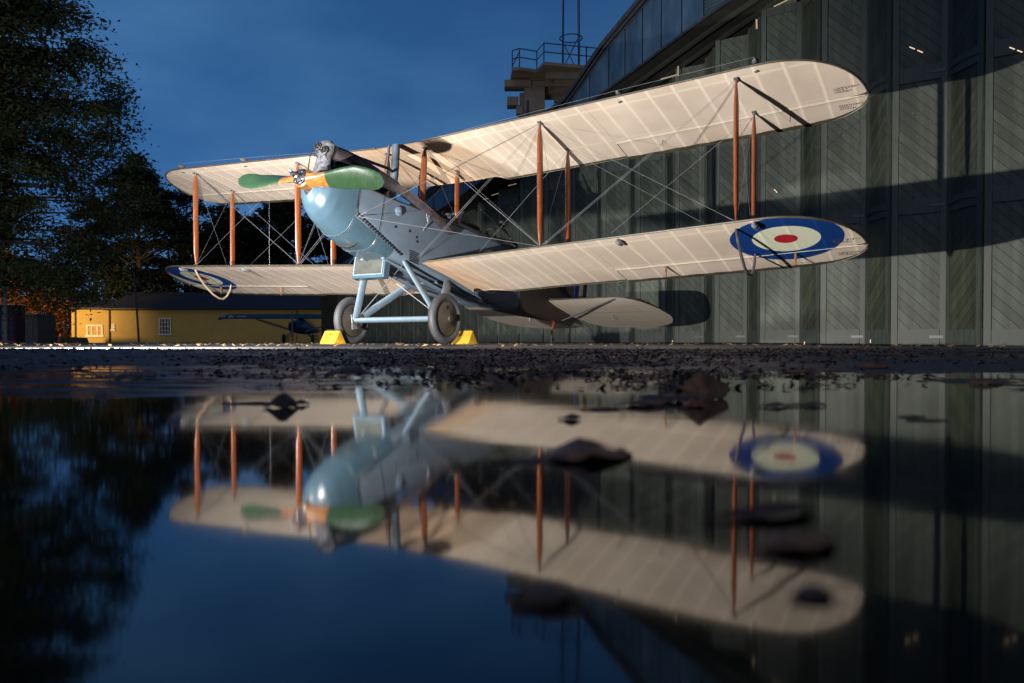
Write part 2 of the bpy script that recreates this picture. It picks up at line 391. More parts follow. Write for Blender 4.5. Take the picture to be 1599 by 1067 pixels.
def cutU(y):
    y = abs(y)
    return 1.43 + (.17) * sm(.86, 1.08, y)
def cutL(y):
    y = abs(y)
    return 1.44 + .16 * sm(.75, 1.25, y)
for sg in (1, -1):
    ys = span(.46, 1.2, 12) + span(1.25, 3.1, 36)
    wing(Upt, [sg * y for y in ys], lambda y: 0, cutU, "upper_wing_panel", [mat_linenU, mat_top])
    wing(Lpt, [sg * y for y in ([.43] + ys)], lambda y: 0, cutL, "lower_wing_panel", [mat_linenL, mat_top])
    for PT, mt, nm in ((Upt, mat_linenU, "upper_wing_tip"), (Lpt, mat_linenL, "lower_wing_tip")):
        yo = span(3.102, 5.35, 40) + tipys + [6.4652]
        wing(PT, [sg * y for y in yo], tipLE, lambda y: max(tipLE(y) + .001, min(1.150, tipTE(y, 1.150))), nm, [mt, mat_top])
        ya = span(3.112, 5.5, 36) + [y for y in tipys if 5.5 < y] + [6.4652]
        wing(PT, [sg * y for y in ya], lambda y: 1.166, lambda y: max(1.170, tipTE(y, 1.672)), "aileron", [mt, mat_top], nC=8)
        h = MB(); h.tube([PT(sg * y, 1.158, .012) for y in span(3.1, 6.42, 12)], .006, 6); bb("hinge_line", h, mat_cream)
    # leading-edge tape
    for PT in (Upt, Lpt):
        t = MB(); t.tube([PT(sg * y, tipLE(y) - .002, .006) for y in span(.46, 5.3, 8) + tipys[1:]], [.013] * 9 + [.015] * 16, 8)
        bb("leading_edge", t, mat_top)
wing(Upt, span(-.452, .452, 8), lambda y: 0, cutU, "centre_section", [mat_linenU, mat_top])

# fuselage
ST = [(2.00, .10, .37, .60, 2.0), (1.95, .20, .27, .64, 2.0), (1.86, .285, .175, .67, 2.1), (1.74, .335, .10, .68, 2.2), (1.60, .365, .045, .69, 2.3), (1.43, .382, .0, .70, 2.6),
      (1.2, .387, -.045, .71, 3.0), (.9, .388, -.075, .73, 4), (.6, .388, -.085, .75, 6), (.3, .388, -.085, .79, 12), (0, .388, -.085, .82, 16), (-.6, .388, -.09, .87, 18), (-1.4, .385, -.085, .93, 18),
      (-2.0, .375, -.07, .98, 18), (-2.6, .350, -.03, 1.0, 18), (-3.2, .310, .02, .97, 18), (-4.0, .240, .10, .90, 18), (-4.8, .150, .20, .83, 18), (-5.4, .08, .26, .78, 14), (-5.85, .035, .30, .76, 10)]
def stat(x):
    for a, b in zip(ST, ST[1:]):
        if b[0] <= x <= a[0]:
            t = (a[0] - x) / (a[0] - b[0]); return [p + (q - p) * t for p, q in zip(a, b)]
    return list(ST[-1] if x < ST[-1][0] else ST[0])
def section(x, off=0, n=44):
    """cross-section: a superellipse below, flat sides, low rounded top"""
    _, hw, zb, zt, e = stat(x); hw += off; zb -= off; zc = zt - .02; pts = []
    hgt = zc - zb
    for i in range(n // 2 + 1):
        th = math.pi * i / (n // 2)   # port (y+) round the belly to starboard
        c, s_ = math.cos(th), math.sin(th)
        y = hw * math.copysign(abs(c) ** (2 / e), c); z = zc - hgt * abs(s_) ** (2 / e)
        pts.append((x, y, z))
    crown = .055 if x > -1 else .13
    for i in range(1, n // 2):
        th = math.pi * i / (n // 2); pts.append((x, -hw * math.cos(th), zc + (.02 + crown) * math.sin(th) ** .8 + off))
    return pts
def fus(xs, off=0):
    m = MB(); m.grid([section(x, off) for x in xs], closed=True); return m
xs_n = [2.0 - .57 * (i / 22) ** 1.5 for i in range(23)]
m = fus([1.43 - i * .06 for i in range(76)] + [-3.13 - .05]); 
for i in range(len(m.f)):
    if m.f[i][0] % 44 >= 22: m.m[i] = 1
bb("fuselage", m, [mat_grey, mat_deck])
rear = fus([-3.10 - i * .12 for i in range(23)] + [-5.85], .003); rear.f.append(tuple(range(len(rear.v) - 44, len(rear.v)))); rear.m.append(0)
bb("rear_fuselage", rear, mat_brown)
cw = fus(xs_n, .004); cw.f.append(tuple(range(44))); cw.m.append(0)
cwo = bb("nose_cowling", cw, mat_cowl)
bm = bmesh.new(); bm.from_mesh(cwo.data)
bmesh.ops.bisect_plane(bm, geom=bm.verts[:] + bm.edges[:] + bm.faces[:], plane_co=(1.43, 0, .635 + ZO), plane_no=(.0, 0, 1), clear_outer=True)
bm.to_mesh(cwo.data); bm.free()
et = fus(xs_n, -.004); et.f.append(tuple(range(44))); et.m.append(0); bb("engine_bay", et, mat_dark)
# lower cowling: belly panel cut along the slanting seam
lc = fus([1.43 - i * .045 for i in range(20)], .005)
lco = bb("lower_cowling", lc, mat_cowl)
bm = bmesh.new(); bm.from_mesh(lco.data)
p0 = Vector((1.43, 0, .25 + ZO)); p1 = Vector((.44, 0, .0 + ZO)); d = p1 - p0; nn = Vector((-d.z, 0, d.x)).normalized()
if nn.z < 0: nn = -nn
bmesh.ops.bisect_plane(bm, geom=bm.verts[:] + bm.edges[:] + bm.faces[:], plane_co=p0, plane_no=nn, clear_outer=True)
bm.to_mesh(lco.data); bm.free()
# seams, smiling air slot
sl = MB(); pts = []
for i in range(13):
    k = i / 12; x = 1.16 + .0 * k; y = -.22 + .42 * k
    _, hw, zb, zt, e = stat(x - .05 * math.sin(math.pi * k)); ph = y / hw
    z = (zt - .02) - (zt - .02 - zb) * (max(0, 1 - abs(ph) ** e)) ** (1 / e)
    pts.append((x - .05 * math.sin(math.pi * k), y, z - .008))
sl.tube(pts, [.002 + .022 * math.sin(math.pi * i / 12) for i in range(13)], 8, flat=((1, 0, 0), 1.3)); bb("air_slot", sl, mat_dark, cwo)
def belly_seam(x, off=.008, r=.004, ymax=.999):
    pts = section(x, off)[:23]; m = MB(); m.tube(pts, r, 5); return m
for xs in (1.40, .92):
    m = MB(); sp_ = section(xs, .006)[:23]
    for p in sp_[1:-1]:
        nv = Vector((0, p[1], p[2] - .35)).normalized(); m.tube([Vector(p) - nv * .004, Vector(p) + nv * .004], .0065, 8)
    m.tube([Vector(p) - Vector((0, p[1], p[2] - .35)).normalized() * .003 for p in sp_], .003, 4)
    bb("fastener_row", m, mat_deck, cwo)
bb("cowling_seam", belly_seam(1.43), mat_cowl, cwo); bb("cowling_seam", belly_seam(.95), mat_cowl, cwo)
for s_ in (1, -1):
    m = MB()
    for i in range(18):
        k = i / 17; x = 1.43 - .99 * k; z = .25 - .25 * k; m.box((x, s_ * .393, z), (.035, .012, .03), Matrix.Rotation(.25, 3, 'Y'))
    m.tube([(1.43, s_ * .392, .25), (.44, s_ * .392, .0)], .005, 5)
    for i in range(14): m.tube([(1.445, s_ * .380, .27 + i * .028), (1.445, s_ * .394, .27 + i * .028)], .005, 6)
    m.tube([(1.445, s_ * .386, .26), (1.445, s_ * .386, .64)], .003, 5)
    bb("seam_lacing", m, mat_dark)
# panel lines and fittings on the flanks
m = MB()
for s_ in (1, -1):
    y = .39 * s_
    m.tube([(.9, y, .73), (0, y, .80), (-1.0, y, .88), (-2.4, y * .93, .99)], .006, 5)
    m.tube([(-2.95, y * .86, .02), (-2.95, y * .86, .97)], .006, 5)
    for x, z in ((.62, .36), (.3, .40), (.1, .30), (.12, .36), (-.9, .3), (-1.35, .22), (-.4, .1)): m.box((x, y, z), (.035, .012, .03))
bb("panel_fittings", m, mat_dark)
for s_ in (1, -1):
    m = MB(); m.lathe((.60, .385 * s_, .60), (0, s_, 0), [(0, .075), (.03, .072), (.05, .05), (.06, 0)], 20)
    bb("filler_cap", m, mat_grey)
for s_ in (1, -1):
    m = MB()
    for i in range(9):
        for j in range(6): m.box((.02 + i * .026 + .012 * (j % 2), .393 * s_, -.03 + j * .03), (.014, .008, .012))
    bb("perforated_plate", m, mat_dark)
# cockade on the side, built as thin painted discs
for s_ in (1, -1):
    ck = MB(); ck.lathe((-1.95, .380 * s_, .40), (0.02, s_, 0), [(.006, .0), (.006, .34)], 40); co = bb("side_roundel", ck, mat_blue)
    c2 = MB(); c2.lathe((-1.95, .380 * s_, .40), (0.02, s_, 0), [(.004, .34), (.0075, .345), (.0075, .375), (.004, .378)], 40); bb("roundel_ring", c2, mat_cream, co)
    ck = MB(); ck.lathe((-1.95, .380 * s_, .40), (0.02, s_, 0), [(.0085, .0), (.0085, .13)], 30); bb("roundel_centre", ck, mat_red, co)
# cockpits, coaming, windscreen, gun ring
for x in (-1.55, -2.75):
    m = MB(); m.lathe((x, 0, 1.08), (0, 0, 1), [(-.06, .28), (.0, .30), (.03, .29), (.03, .25), (-.05, .24), (-.2, .2)], 24); bb("cockpit_coaming", m, mat_dark)
m = MB(); m.lathe((-2.75, 0, 1.14), (0, 0, 1), [(0, .33), (.03, .34), (.05, .32), (.0, .31)], 28); m.tube([(-2.75, .3, 1.16), (-2.6, .2, 1.42), (-2.6, -.2, 1.42), (-2.75, -.3, 1.16)], .016, 8)
ring = bb("gun_ring", m, mat_dark)
m = MB(); m.tube([(-2.2, .12, 1.47), (-2.75, .12, 1.40)], .03, 10); m.tube([(-1.85, .12, 1.51), (-2.2, .12, 1.47)], .018, 8); m.lathe((-2.55, .12, 1.46), (0, 0, 1), [(0, .1), (.05, .1), (.05, 0)], 20); m.tube([(-2.75, .12, 1.40), (-2.95, .12, 1.33)], .014, 6)
bb("machine_gun", m, mat_dark)
m = MB(); m.add([(-1.12, -.24, 1.02), (-1.12, .24, 1.02), (-1.28, .20, 1.27), (-1.28, -.20, 1.27)], [(0, 1, 2, 3)]); m.v += []
m.tube([(-1.12, -.24, 1.02), (-1.28, -.20, 1.27), (-1.28, .20, 1.27), (-1.12, .24, 1.02)], .009, 6, 1)
bb("windscreen", m, [M("perspex", (.08, .1, .12), .1, var=.1), mat_dark])
m = MB(); m.tube([(-.30, 0, .95), (-.26, 0, 1.60)], .022, 8); m.tube([(-.27, 0, 1.42), (-.1, .16, 1.34), (-.02, .2, 1.22)], .016, 8); m.box((-.28, .0, 1.50), (.06, .05, .05))
m.tube([(-.30, .1, .98), (.25, .1, 1.02)], .03, 10); m.box((-.35, .1, 1.0), (.25, .09, .12))
bb("forward_gun", m, mat_dark)
m = MB(); m.tube([(-.12, .13, 1.38), (-.02, .2, 1.24)], .02, 8); bb("gun_handle", m, mat_wood)
m = MB()
for i in range(26):
    x = -.3 - i * .085; m.box((x, .16 + .10 * math.sin(i * 2.1), .98 + .14 * (i / 26)), (.035, .05, .05 + .06 * ((i * 7) % 5) / 5))
m.tube([(-.3, .16, .97), (-2.45, .16, 1.10)], .02, 6)
bb("deck_fittings", m, mat_dark)
# engine
m = MB()
for i in range(6):
    x = 1.60 - i * .185; zt = 1.04 - .012 * i
    m.lathe((x, .0, .60), (0, 0, 1), [(0, .088), (.12, .088), (.12, .098), (.3, .098), (.3, .085), (zt - .6, .085), (zt - .6, 0)], 18)
    m.box((x, 0, zt + .01), (.15, .22, .06))
    for s_ in (-.05, .05): m.tube([(x + s_, .07, zt), (x + s_, .07, zt + .08)], .015, 8); m.tube([(x + s_, .07, zt + .08), (x + s_, -.08, zt + .07)], .008, 6)
eng = bb("engine_block", m, mat_dark)
m = MB(); m.box((1.15, 0, .655), (1.15, .34, .10)); m.box((1.1, -.12, .80), (1.0, .05, .09)); bb("crankcase", m, mat_dark, eng, bevel=.02)
# front timing cover: tall bright casting with bolts and a pair of magneto heads
m = MB(); rows = []
for z, wy, wx in ((.62, .17, .10), (.74, .16, .09), (.86, .13, .08), (.97, .12, .075), (1.06, .155, .08), (1.15, .16, .075), (1.20, .11, .05)):
    rows.append([(1.80 + wx * math.cos(a) , wy * math.sin(a), z) for a in [2 * math.pi * k / 20 for k in range(20)]])
m.grid(rows, closed=True); m.f.append(tuple(range(len(m.v) - 20, len(m.v)))); m.m.append(0)
tc_ = bb("timing_cover", m, M("cast_alloy", (.17, .175, .19), .34, metal=.6, var=.45, scale=14, bump=.6, bscale=22), eng)
m = MB()
for cy, cz, r in ((-.05, 1.11, .055), (.085, 1.04, .06)):
    m.lathe((1.865, cy, cz), (1, 0, 0), [(0, r), (.03, r), (.035, r * .8), (.035, 0)], 18)
    for k in range(6):
        a = k * math.pi / 3; m.tube([(1.89, cy + r * .6 * math.cos(a), cz + r * .6 * math.sin(a)), (1.93, cy + r * .6 * math.cos(a), cz + r * .6 * math.sin(a))], .011, 8)
bb("magneto_head", m, mat_dark, eng)
m = MB()
for k in range(14): m.tube([(1.84, random.uniform(-.1, .12), random.uniform(.9, 1.17)), (1.90, random.uniform(-.1, .12), random.uniform(.95, 1.15))], .006, 6)
m.tube([(1.83, -.16, 1.10), (1.86, -.20, 1.09), (1.86, -.21, .66)], .008, 6)
m.tube([(1.72, .06, 1.17), (1.5, .09, 1.16), (.52, .03, 1.33), (.42, 0, 1.33)], .024, 8)
bb("oil_pipe", m, mat_dark, eng)
m = MB(); m.tube([(1.74, .13, 1.06), (1.60, .17, 1.05), (1.40, .20, 1.035), (1.1, .25, 1.0), (.85, .32, .965), (.7, .38, .93)], [.075, .085, .095, .09, .075, .066], 16, flat=((0, 0, 1), 1.25))
for i in range(6): m.tube([(1.60 - i * .185, .07, .90), (1.55 - i * .185, .2, .985)], .035, 10)
bb("exhaust_manifold", m, M("sooty_steel", (.035, .030, .034), .45, var=.4, scale=6, metal=.3))
m = MB(); m.tube([(.75, .38, .93), (.5, .42, .90), (0, .45, .81), (-.35, .455, .735), (-.62, .455, .675)], [.062, .064, .064, .064, .06], 16, cap=False)
m.lathe((.72, .385, .93), (-1, .12, -.1), [(0, .07), (.02, .07), (.02, .06)], 16); ex = bb("exhaust_pipe", m, mat_exh)
m = MB(); m.tube([(-.05, .44, .80), (-.02, .46, .62), (-.0, .395, .50)], .010, 6); m.tube([(.05, .44, .82), (-.01, .46, .64)], .008, 6); bb("pipe_bracket", m, mat_steel, ex)
m = MB()
m.tube([(.34, 0, .85), (.34, 0, 1.10), (.36, 0, 1.45), (.40, 0, 1.765)], [.068, .068, .070, .068], 20, flat=((1, 0, 0), .75))
bb("header_tank", m, M("header_paint", (.055, .075, .09), .35, var=.5, scale=5))
m = MB(); m.tube([(.43, -.08, .95), (.46, -.08, 1.74)], .02, 8); bb("overflow_pipe", m, mat_deck)

# propeller
root_w = 0.0
TL = R(6.0)
def blade(sg):
    m = MB(); rows = []
    for i in range(31):
        k = i / 30; r = .10 + 1.29 * math.sin(k * math.pi / 2) ** .9
        k = (r - .10) / 1.27
        wprof = lerpt([(0, .115), (.10, .105), (.2, .108), (.42, .138), (.6, .148), (.78, .138), (.88, .120), (.94, .094), (.975, .062), (.992, .034), (1, .008)], k)
        tw = R(lerpt([(0, 62), (.2, 50), (.5, 34), (1, 18)], k)); th = lerpt([(0, .10), (.12, .065), (.25, .042), (.6, .022), (1, .004)], k)
        sweep = lerpt([(0, 0), (.3, .0), (.65, .03), (1, -.035)], k)
        row = []
        for j in range(20):
            a = 2 * math.pi * j / 20; cx, cz = wprof * math.cos(a) + sweep, th * math.sin(a) * (1 if math.sin(a) > 0 else .35)
            # chord lies between the disc plane (z) and the shaft axis (x)
            zz = cx * math.cos(tw) - cz * math.sin(tw); xx = (cx * math.sin(tw) + cz * math.cos(tw))
            row.append(Vector((xx, r, zz)))
        rows.append(row)
    rot = Matrix.Rotation(-TL, 3, 'X')
    flip = Matrix.Rotation(math.pi, 3, 'X') if sg < 0 else Matrix.Identity(3)
    def place(rs): return [[(rot @ (flip @ p)) + Vector((2.06, 0, .56)) for p in r] for r in rs]
    P = place(rows)
    m1 = MB(); m1.grid(P[:5], closed=True); m2 = MB(); m2.grid(P[4:], closed=True)
    m2.f.append(tuple(range(len(m2.v) - 20, len(m2.v)))); m2.m.append(0)
    return m1, m2
prop = MB(); prop.lathe((1.97, 0, .56), (1, 0, 0), [(0, 0), (0, .12), (.05, .135), (.16, .13), (.18, .10), (.18, 0)], 28)
propo = bb("propeller", prop, mat_propw)
for sg in (1, -1):
    a, b = blade(sg); ro = bb("blade_root", a, mat_propw, propo); bb("blade", b, mat_propg, propo)
m = MB(); m.lathe((2.15, 0, .56), (1, 0, 0), [(0, .105), (.025, .105), (.03, .08), (.03, .05), (.10, .045), (.105, .03), (.16, .03), (.165, 0)], 24)
for k in range(8):
    a = k * math.pi / 4; m.tube([(2.17, .082 * math.cos(a), .56 + .082 * math.sin(a)), (2.21, .082 * math.cos(a), .56 + .082 * math.sin(a))], .012, 8)
m.tube([(2.23, -.06, .60), (2.28, -.10, .63)], .018, 8); m.tube([(2.26, -.02, .54), (2.31, -.03, .57)], .014, 8)
bb("propeller_hub", m, M("chrome_hub", (.5, .5, .52), .2, metal=1, var=.4, scale=30), propo)

# radiator
m = MB(); cx = .48; yl, yr, zt, zb = -.42, .20, .10, -.33
CZ0 = lambda: None
m.box((.44, -.135, -.075), (.13, .62, .55)); rad = bb("radiator", m, mat_cowl, bevel=.015)
m = MB(); m.box((.5075, -.135, -.065), (.006, .53, .46)); bb("radiator_core", m, mat_soot, rad)
m = MB()
for y, z, sy, sz in ((-.135, .17, .56, .02), (-.135, -.30, .56, .02), (-.41, -.065, .02, .47), (.14, -.065, .02, .47)): m.box((.512, y, z), (.014, sy, sz))
bb("radiator_frame", m, mat_gear, rad, bevel=.004)
m = MB(); m.tube([(.46, -.18, .05), (.5, -.19, .09), (.55, -.2, .14)], .012, 8); m.tube([(.46, -.06, .08), (.5, -.06, .14)], .012, 8); m.tube([(.46, -.2, .1), (.50, -.05, .125), (.5, .12, .12), (.58, .14, .1)], .015, 8)
bb("radiator_pipe", m, mat_steel, rad)

# undercarriage
WX, WZ, WY = -.113, -.846, .915
for s_ in (1, -1):
    for (tx, tz, wd) in ((.30, -.06, 2.2), (-.82, -.07, 2.6)):
        m = MB(); p0 = Vector((tx, .36 * s_, tz)); p1 = Vector((WX + (.03 if tx > 0 else -.03), .80 * s_, WZ + .02)); n_ = 8
        m.tube([p0 + (p1 - p0) * i / n_ for i in range(n_ + 1)], [.026] + [.031] * (n_ - 1) + [.03], 16, flat=((1, 0, 0), wd)); bb("gear_leg", m, mat_gear)
    wh = MB(); wh.lathe((WX, WY * s_, WZ), (0, 1, 0), [(.062 * math.sin(a), .313 + .062 * math.cos(a)) for a in [2 * math.pi * k / 20 for k in range(21)]], 56)
    wo = bb("wheel", wh, mat_tyre)
    for q in (1, -1):
        d_ = MB(); d_.lathe((WX, WY * s_, WZ), (0, q, 0), [(.035, .262), (.040, .25), (.062, .15), (.085, .06), (.088, .05), (.12, .048), (.122, 0)], 48)
        bb("wheel_disc", d_, mat_disc, wo)
        d_ = MB(); d_.lathe((WX, WY * s_, WZ), (0, q, 0), [(.030, .27), (.040, .268), (.043, .256), (.036, .25)], 48)
        for k in range(40):
            a = 2 * math.pi * k / 40; d_.box((WX + .256 * math.cos(a), (WY * s_) + .041 * q, WZ + .256 * math.sin(a)), (.014, .01, .014))
        bb("disc_lacing", d_, mat_dark, wo)
        d_ = MB(); d_.lathe((WX + .06, WY * s_ + .058 * q, WZ + .15), (0, q, 0), [(0, .03), (.01, .03), (.01, 0)], 16); bb("valve_opening", d_, mat_dark, wo)
    # shock absorber plates and cord
    m = MB(); m.box((WX + .02, .745 * s_, WZ + .10), (.26, .012, .05), Matrix.Rotation(-.45, 3, 'Y')); m.box((WX, .745 * s_, WZ + .03), (.16, .05, .02)); m.box((WX, .745 * s_, WZ - .10), (.17, .05, .022), Matrix.Rotation(-.4, 3, 'Y'))
    for k in range(7): m.tube([(WX - .07 + k * .022, .735 * s_, WZ + .13), (WX - .05 + k * .018, .735 * s_, WZ - .09)], .010, 6)
    bb("bungee_plate", m, mat_dark)
    m = MB(); m.box((WX, .845 * s_, WZ - .02), (.16, .03, .24), Matrix.Rotation(.3, 3, 'Y')); m.tube([(WX, .7 * s_, WZ), (WX, 1.02 * s_, WZ)], .026, 12); bb("axle_stub", m, mat_alu, bevel=.008)
m = MB(); m.tube([(WX, -.80, WZ), (WX, .80, WZ)], .042, 20, flat=((1, 0, 0), 1.9)); bb("axle_fairing", m, mat_gear)
m = MB(); m.tube([(.25, .34, -.05), (WX, -.78, WZ + .05)], .006, 6); bb("bracing_wire", m, mat_steel)
m = MB(); m.tube([(.25, -.34, -.05), (WX, .78, WZ + .05)], .006, 6); bb("bracing_wire", m, mat_steel)
m = MB()
for s_ in (1, -1): m.tube([(.6, .2 * s_, -.09), (-.8, .2 * s_, -.20), (-1.6, .18 * s_, -.16), (-3.0, .1 * s_, -.02)], [.015, .03, .03, .01], 10, flat=((0, 1, 0), 2))
m.box((-1.5, 0, -.115), (1.6, .5, .03))
bb("belly_keel", m, mat_grey)

# struts
def strut(a, b, name="interplane_strut", w_=.034, k=1.9, mat=mat_wood):
    a, b = Vector(a), Vector(b); m = MB(); n_ = 14; rad = []
    for i in range(n_ + 1):
        t = i / n_; rad.append(w_ * min(1, .38 + 5.5 * min(t, 1 - t) * .9) * (1 - .25 * (2 * t - 1) ** 4))
    m.tube([a + (b - a) * i / n_ for i in range(n_ + 1)], rad, 18, flat=((1, 0, 0), k)); o = bb(name, m, mat)
    c = MB()
    for p, q in ((a, b), (b, a)):
        d_ = (q - p).normalized(); c.tube([p - d_ * .02, p + d_ * .045], [.022, .014], 10)
        c.box(p, (.09, .05, .014)); bb("strut_fitting", c, mat_deck, o); c = MB()
    return o
for s_ in (1, -1):
    for y in (YI, YO):
        for A in (A1, A2):
            strut(Lpt(s_ * y, A, .085 if A == A1 else .055), Upt(s_ * y, A, -.015 if A == A1 else .01), w_=.030 if y == YO else .034)
    strut((.03, .35 * s_, .84), Upt(s_ * YC, A1, -.015), "cabane_strut"); strut((-.90, .34 * s_, .93), Upt(s_ * YC, A2, .01), "cabane_strut", w_=.030)

# rigging
def wire(a, b, r=.0055, mat=mat_steel, thick=True):
    r *= .46
    a, b = Vector(a), Vector(b); m = MB(); m.tube([a, b], r, 6)
    if thick:
        d_ = (b - a); m.tube([a + d_ * .01, a + d_.normalized() * .14], r * 1.9, 6)
    bb("rigging_wire", m, mat)
for s_ in (1, -1):
    UF = lambda y: Upt(s_ * y, A1, -.02); UR = lambda y: Upt(s_ * y, A2, 0); LF = lambda y: Lpt(s_ * y, A1, .09); LR = lambda y: Lpt(s_ * y, A2, .06)
    rf = (.06, .40 * s_, .06); rr_ = (-.95, .39 * s_, -.02)
    def dbl(a, b, o=.035):
        wire(a, b); wire((a[0] - o, a[1], a[2]), (b[0] - o, b[1], b[2]), .0045)
    dbl(rf, UF(YI)); wire(rr_, UR(YI)); dbl(LF(YI), UF(YO)); wire(LR(YI), UR(YO))
    dbl(LF(YI), UF(YC)); wire(LF(YO), UF(YI), .0045); wire(LR(YI), UR(YC), .0045); wire(LR(YO), UR(YI), .0045)
    for y in (YI, YO):
        wire(LF(y), UR(y), .0035, thick=False); wire(LR(y), UF(y), .0035, thick=False)
    wire((.03, .35 * s_, .86), Upt(s_ * YC, A2, 0), .004, mat_deck, False); wire((-.9, .34 * s_, .95), Upt(s_ * YC, A1, 0), .004, mat_deck, False)
    wire((1.42, .395 * s_, .24), UF(YI), .007); wire((1.42, .395 * s_, .24), LF(YI), .007)
    wire(Lpt(s_ * 4.3, 1.3, .05), Upt(s_ * 4.3, 1.3, 0), .003, thick=False)
    for y in (3.6, 5.35):
        m = MB(); q = Upt(s_ * y, .05, .05); m.tube([(q[0] + .06, q[1], q[2] + .02), (q[0], q[1], q[2] + .035), (q[0] - .1, q[1], q[2] + .02)], [.02, .045, .02], 10); m.box((q[0] - .05, q[1], q[2] - .075), (.03, .03, .012))
        bb("cable_pulley", m, mat_deck)
        m = MB(); q = Lpt(s_ * y, .12, -.03); m.tube([(q[0] + .11, q[1], q[2] + .01), (q[0] + .06, q[1], q[2]), (q[0] - .05, q[1], q[2] + .01), (q[0] - .09, q[1], q[2] + .02)], [.012, .04, .04, .012], 12)
        bb("pulley_fairing", m, mat_alu)
        wire(Lpt(s_ * y, .15, -.03), Lpt(s_ * (y + .25), 1.27, -.13), .0025, thick=False)
    wire(Upt(s_ * 5.35, .0, .11), Upt(s_ * 3.6, .0, .09), .0045, thick=False); wire(Upt(s_ * 3.6, .0, .09), Upt(s_ * 1.2, .0, .03), .0045, thick=False)
    for y in (3.85, 5.6):
        m = MB(); m.tube([Lpt(s_ * y, 1.2, .01), Lpt(s_ * y, 1.22, -.14)], [.02, .009], 8); bb("control_horn", m, mat_propw)
        wire(Lpt(s_ * y, 1.22, -.13), Lpt(s_ * y, 1.5, .0), .0025, thick=False)
        m = MB(); m.tube([Upt(s_ * (y - .1), 1.3, .01), Upt(s_ * (y - .1), 1.32, -.06)], .005, 6); bb("control_horn", m, mat_deck)
    # bent wood skid under the tip
    m = MB(); a = Lpt(s_ * 5.10, .18, .0); b = Lpt(s_ * 5.12, 1.05, .0)
    m.tube([a, (a[0] - .10, a[1], a[2] - .11), (a[0] - .28, a[1], a[2] - .25), (a[0] - .48, a[1], a[2] - .36), (a[0] - .62, a[1], a[2] - .40), (b[0] + .13, b[1], a[2] - .39), (b[0] + .05, b[1], b[2] - .24), (b[0], b[1], b[2] - .1), b], [.016, .018, .019, .019, .019, .019, .018, .016, .014], 10)
    bb("wingtip_skid", m, mat_exh if s_ > 0 else M("ash_wood", (.32, .24, .16), .4, var=.2))
# tail
def tp(y, u=None): return y
hl = -5.52; TZ = .52
def tl_le(y): return lerpt([(0, -4.44), (1.6, -4.38), (1.8, -4.42), (1.95, -4.56), (2.05, -4.76), (2.12, -5.05), (2.17, -5.40), (2.19, -5.90)], abs(y))
def tl_te(y): return lerpt([(0, -5.70), (.05, -6.1), (.12, -6.6), (.25, -6.95), (.6, -7.08), (1.3, -7.06), (1.6, -6.99), (1.85, -6.82), (2.0, -6.62), (2.1, -6.38), (2.16, -6.15), (2.19, -5.92)], abs(y))
for s_ in (1, -1):
    ty = [.02, .05, .12, .2, .35, .6, .95, 1.3, 1.5, 1.6, 1.7, 1.8, 1.88, 1.95, 2.0, 2.05, 2.09, 2.12, 2.145, 2.165, 2.18, 2.188]
    for nm, xa, xb in (("tailplane", tl_le, lambda y: max(hl, min(tl_te(y), tl_le(y)) )), ("elevator", lambda y: min(hl - .02, tl_le(y)), tl_te)):
        m = MB(); up = []; lo = []
        for y in ty:
            a, b = xa(y), xb(y)
            if nm == "elevator" and b > a: b = a - .002
            if nm == "tailplane" and tl_le(y) < hl: a = b = hl
            rim = math.sqrt(max(0, 1 - (y / 2.195) ** 6))
            ru, rl = [], []
            for i in range(9):
                k = i / 8; x = a + (b - a) * k; c = (x + 4.38) / (-2.75); t_ = .075 * math.sqrt(max(0.0, min(1, c * 6 if c < 1 / 6 else 1))) * max(.08, 1 - c) * rim
                ru.append((x, s_ * y, TZ + t_)); rl.append((x, s_ * y, TZ - t_ * .55))
            up.append(ru); lo.append(rl)
        m.grid(up, 1); m.grid(lo, 0); m.grid([[r[0] for r in up], [r[0] for r in lo]], 1); m.grid([[r[-1] for r in up], [r[-1] for r in lo]], 1)
        bb(nm, m, [mat_linenT, mat_top], fix=False)
    m = MB(); m.tube([(-5.25, .10 * s_, .28), (-4.42, 1.62 * s_, TZ - .03)], .014, 10, flat=((1, 0, 0), 1.8)); bb("tail_strut", m, mat_steel)
    m = MB(); m.tube([(tl_le(y) + .0, s_ * y, TZ + .005) for y in (.1, .6, 1.1, 1.6, 1.8, 1.95, 2.05, 2.12, 2.17, 2.19)], .013, 8); bb("tail_edge", m, mat_top)
    m = MB(); m.tube([(-5.75, 1.0 * s_, TZ), (-5.78, 1.0 * s_, TZ - .12)], .01, 6); bb("control_horn", m, mat_steel)
    wire((-5.78, 1.0 * s_, TZ - .12), (-5.0, .14 * s_, .40), .003, thick=False)
m = MB(); fin = [(-4.55, .86), (-4.9, 1.08), (-5.3, 1.28), (-5.7, 1.42), (-5.82, 1.42), (-5.82, .78)]
m.add([(x, .02, z) for x, z in fin] + [(x, -.02, z) for x, z in fin], [tuple(range(6)), tuple(range(11, 5, -1))] + [(i, (i + 1) % 6, 6 + (i + 1) % 6, 6 + i) for i in range(6)]); bb("fin", m, mat_brown, smooth=False)
def rudz(x):
    k = (-5.84 - x) / .63; top = 1.46 + .30 * math.sin(min(1, k * 1.25) * math.pi * .5) - .55 * max(0, k - .62) ** 1.3 * 2.4; bot = .30 + .62 * k
    return bot, top
rud = None
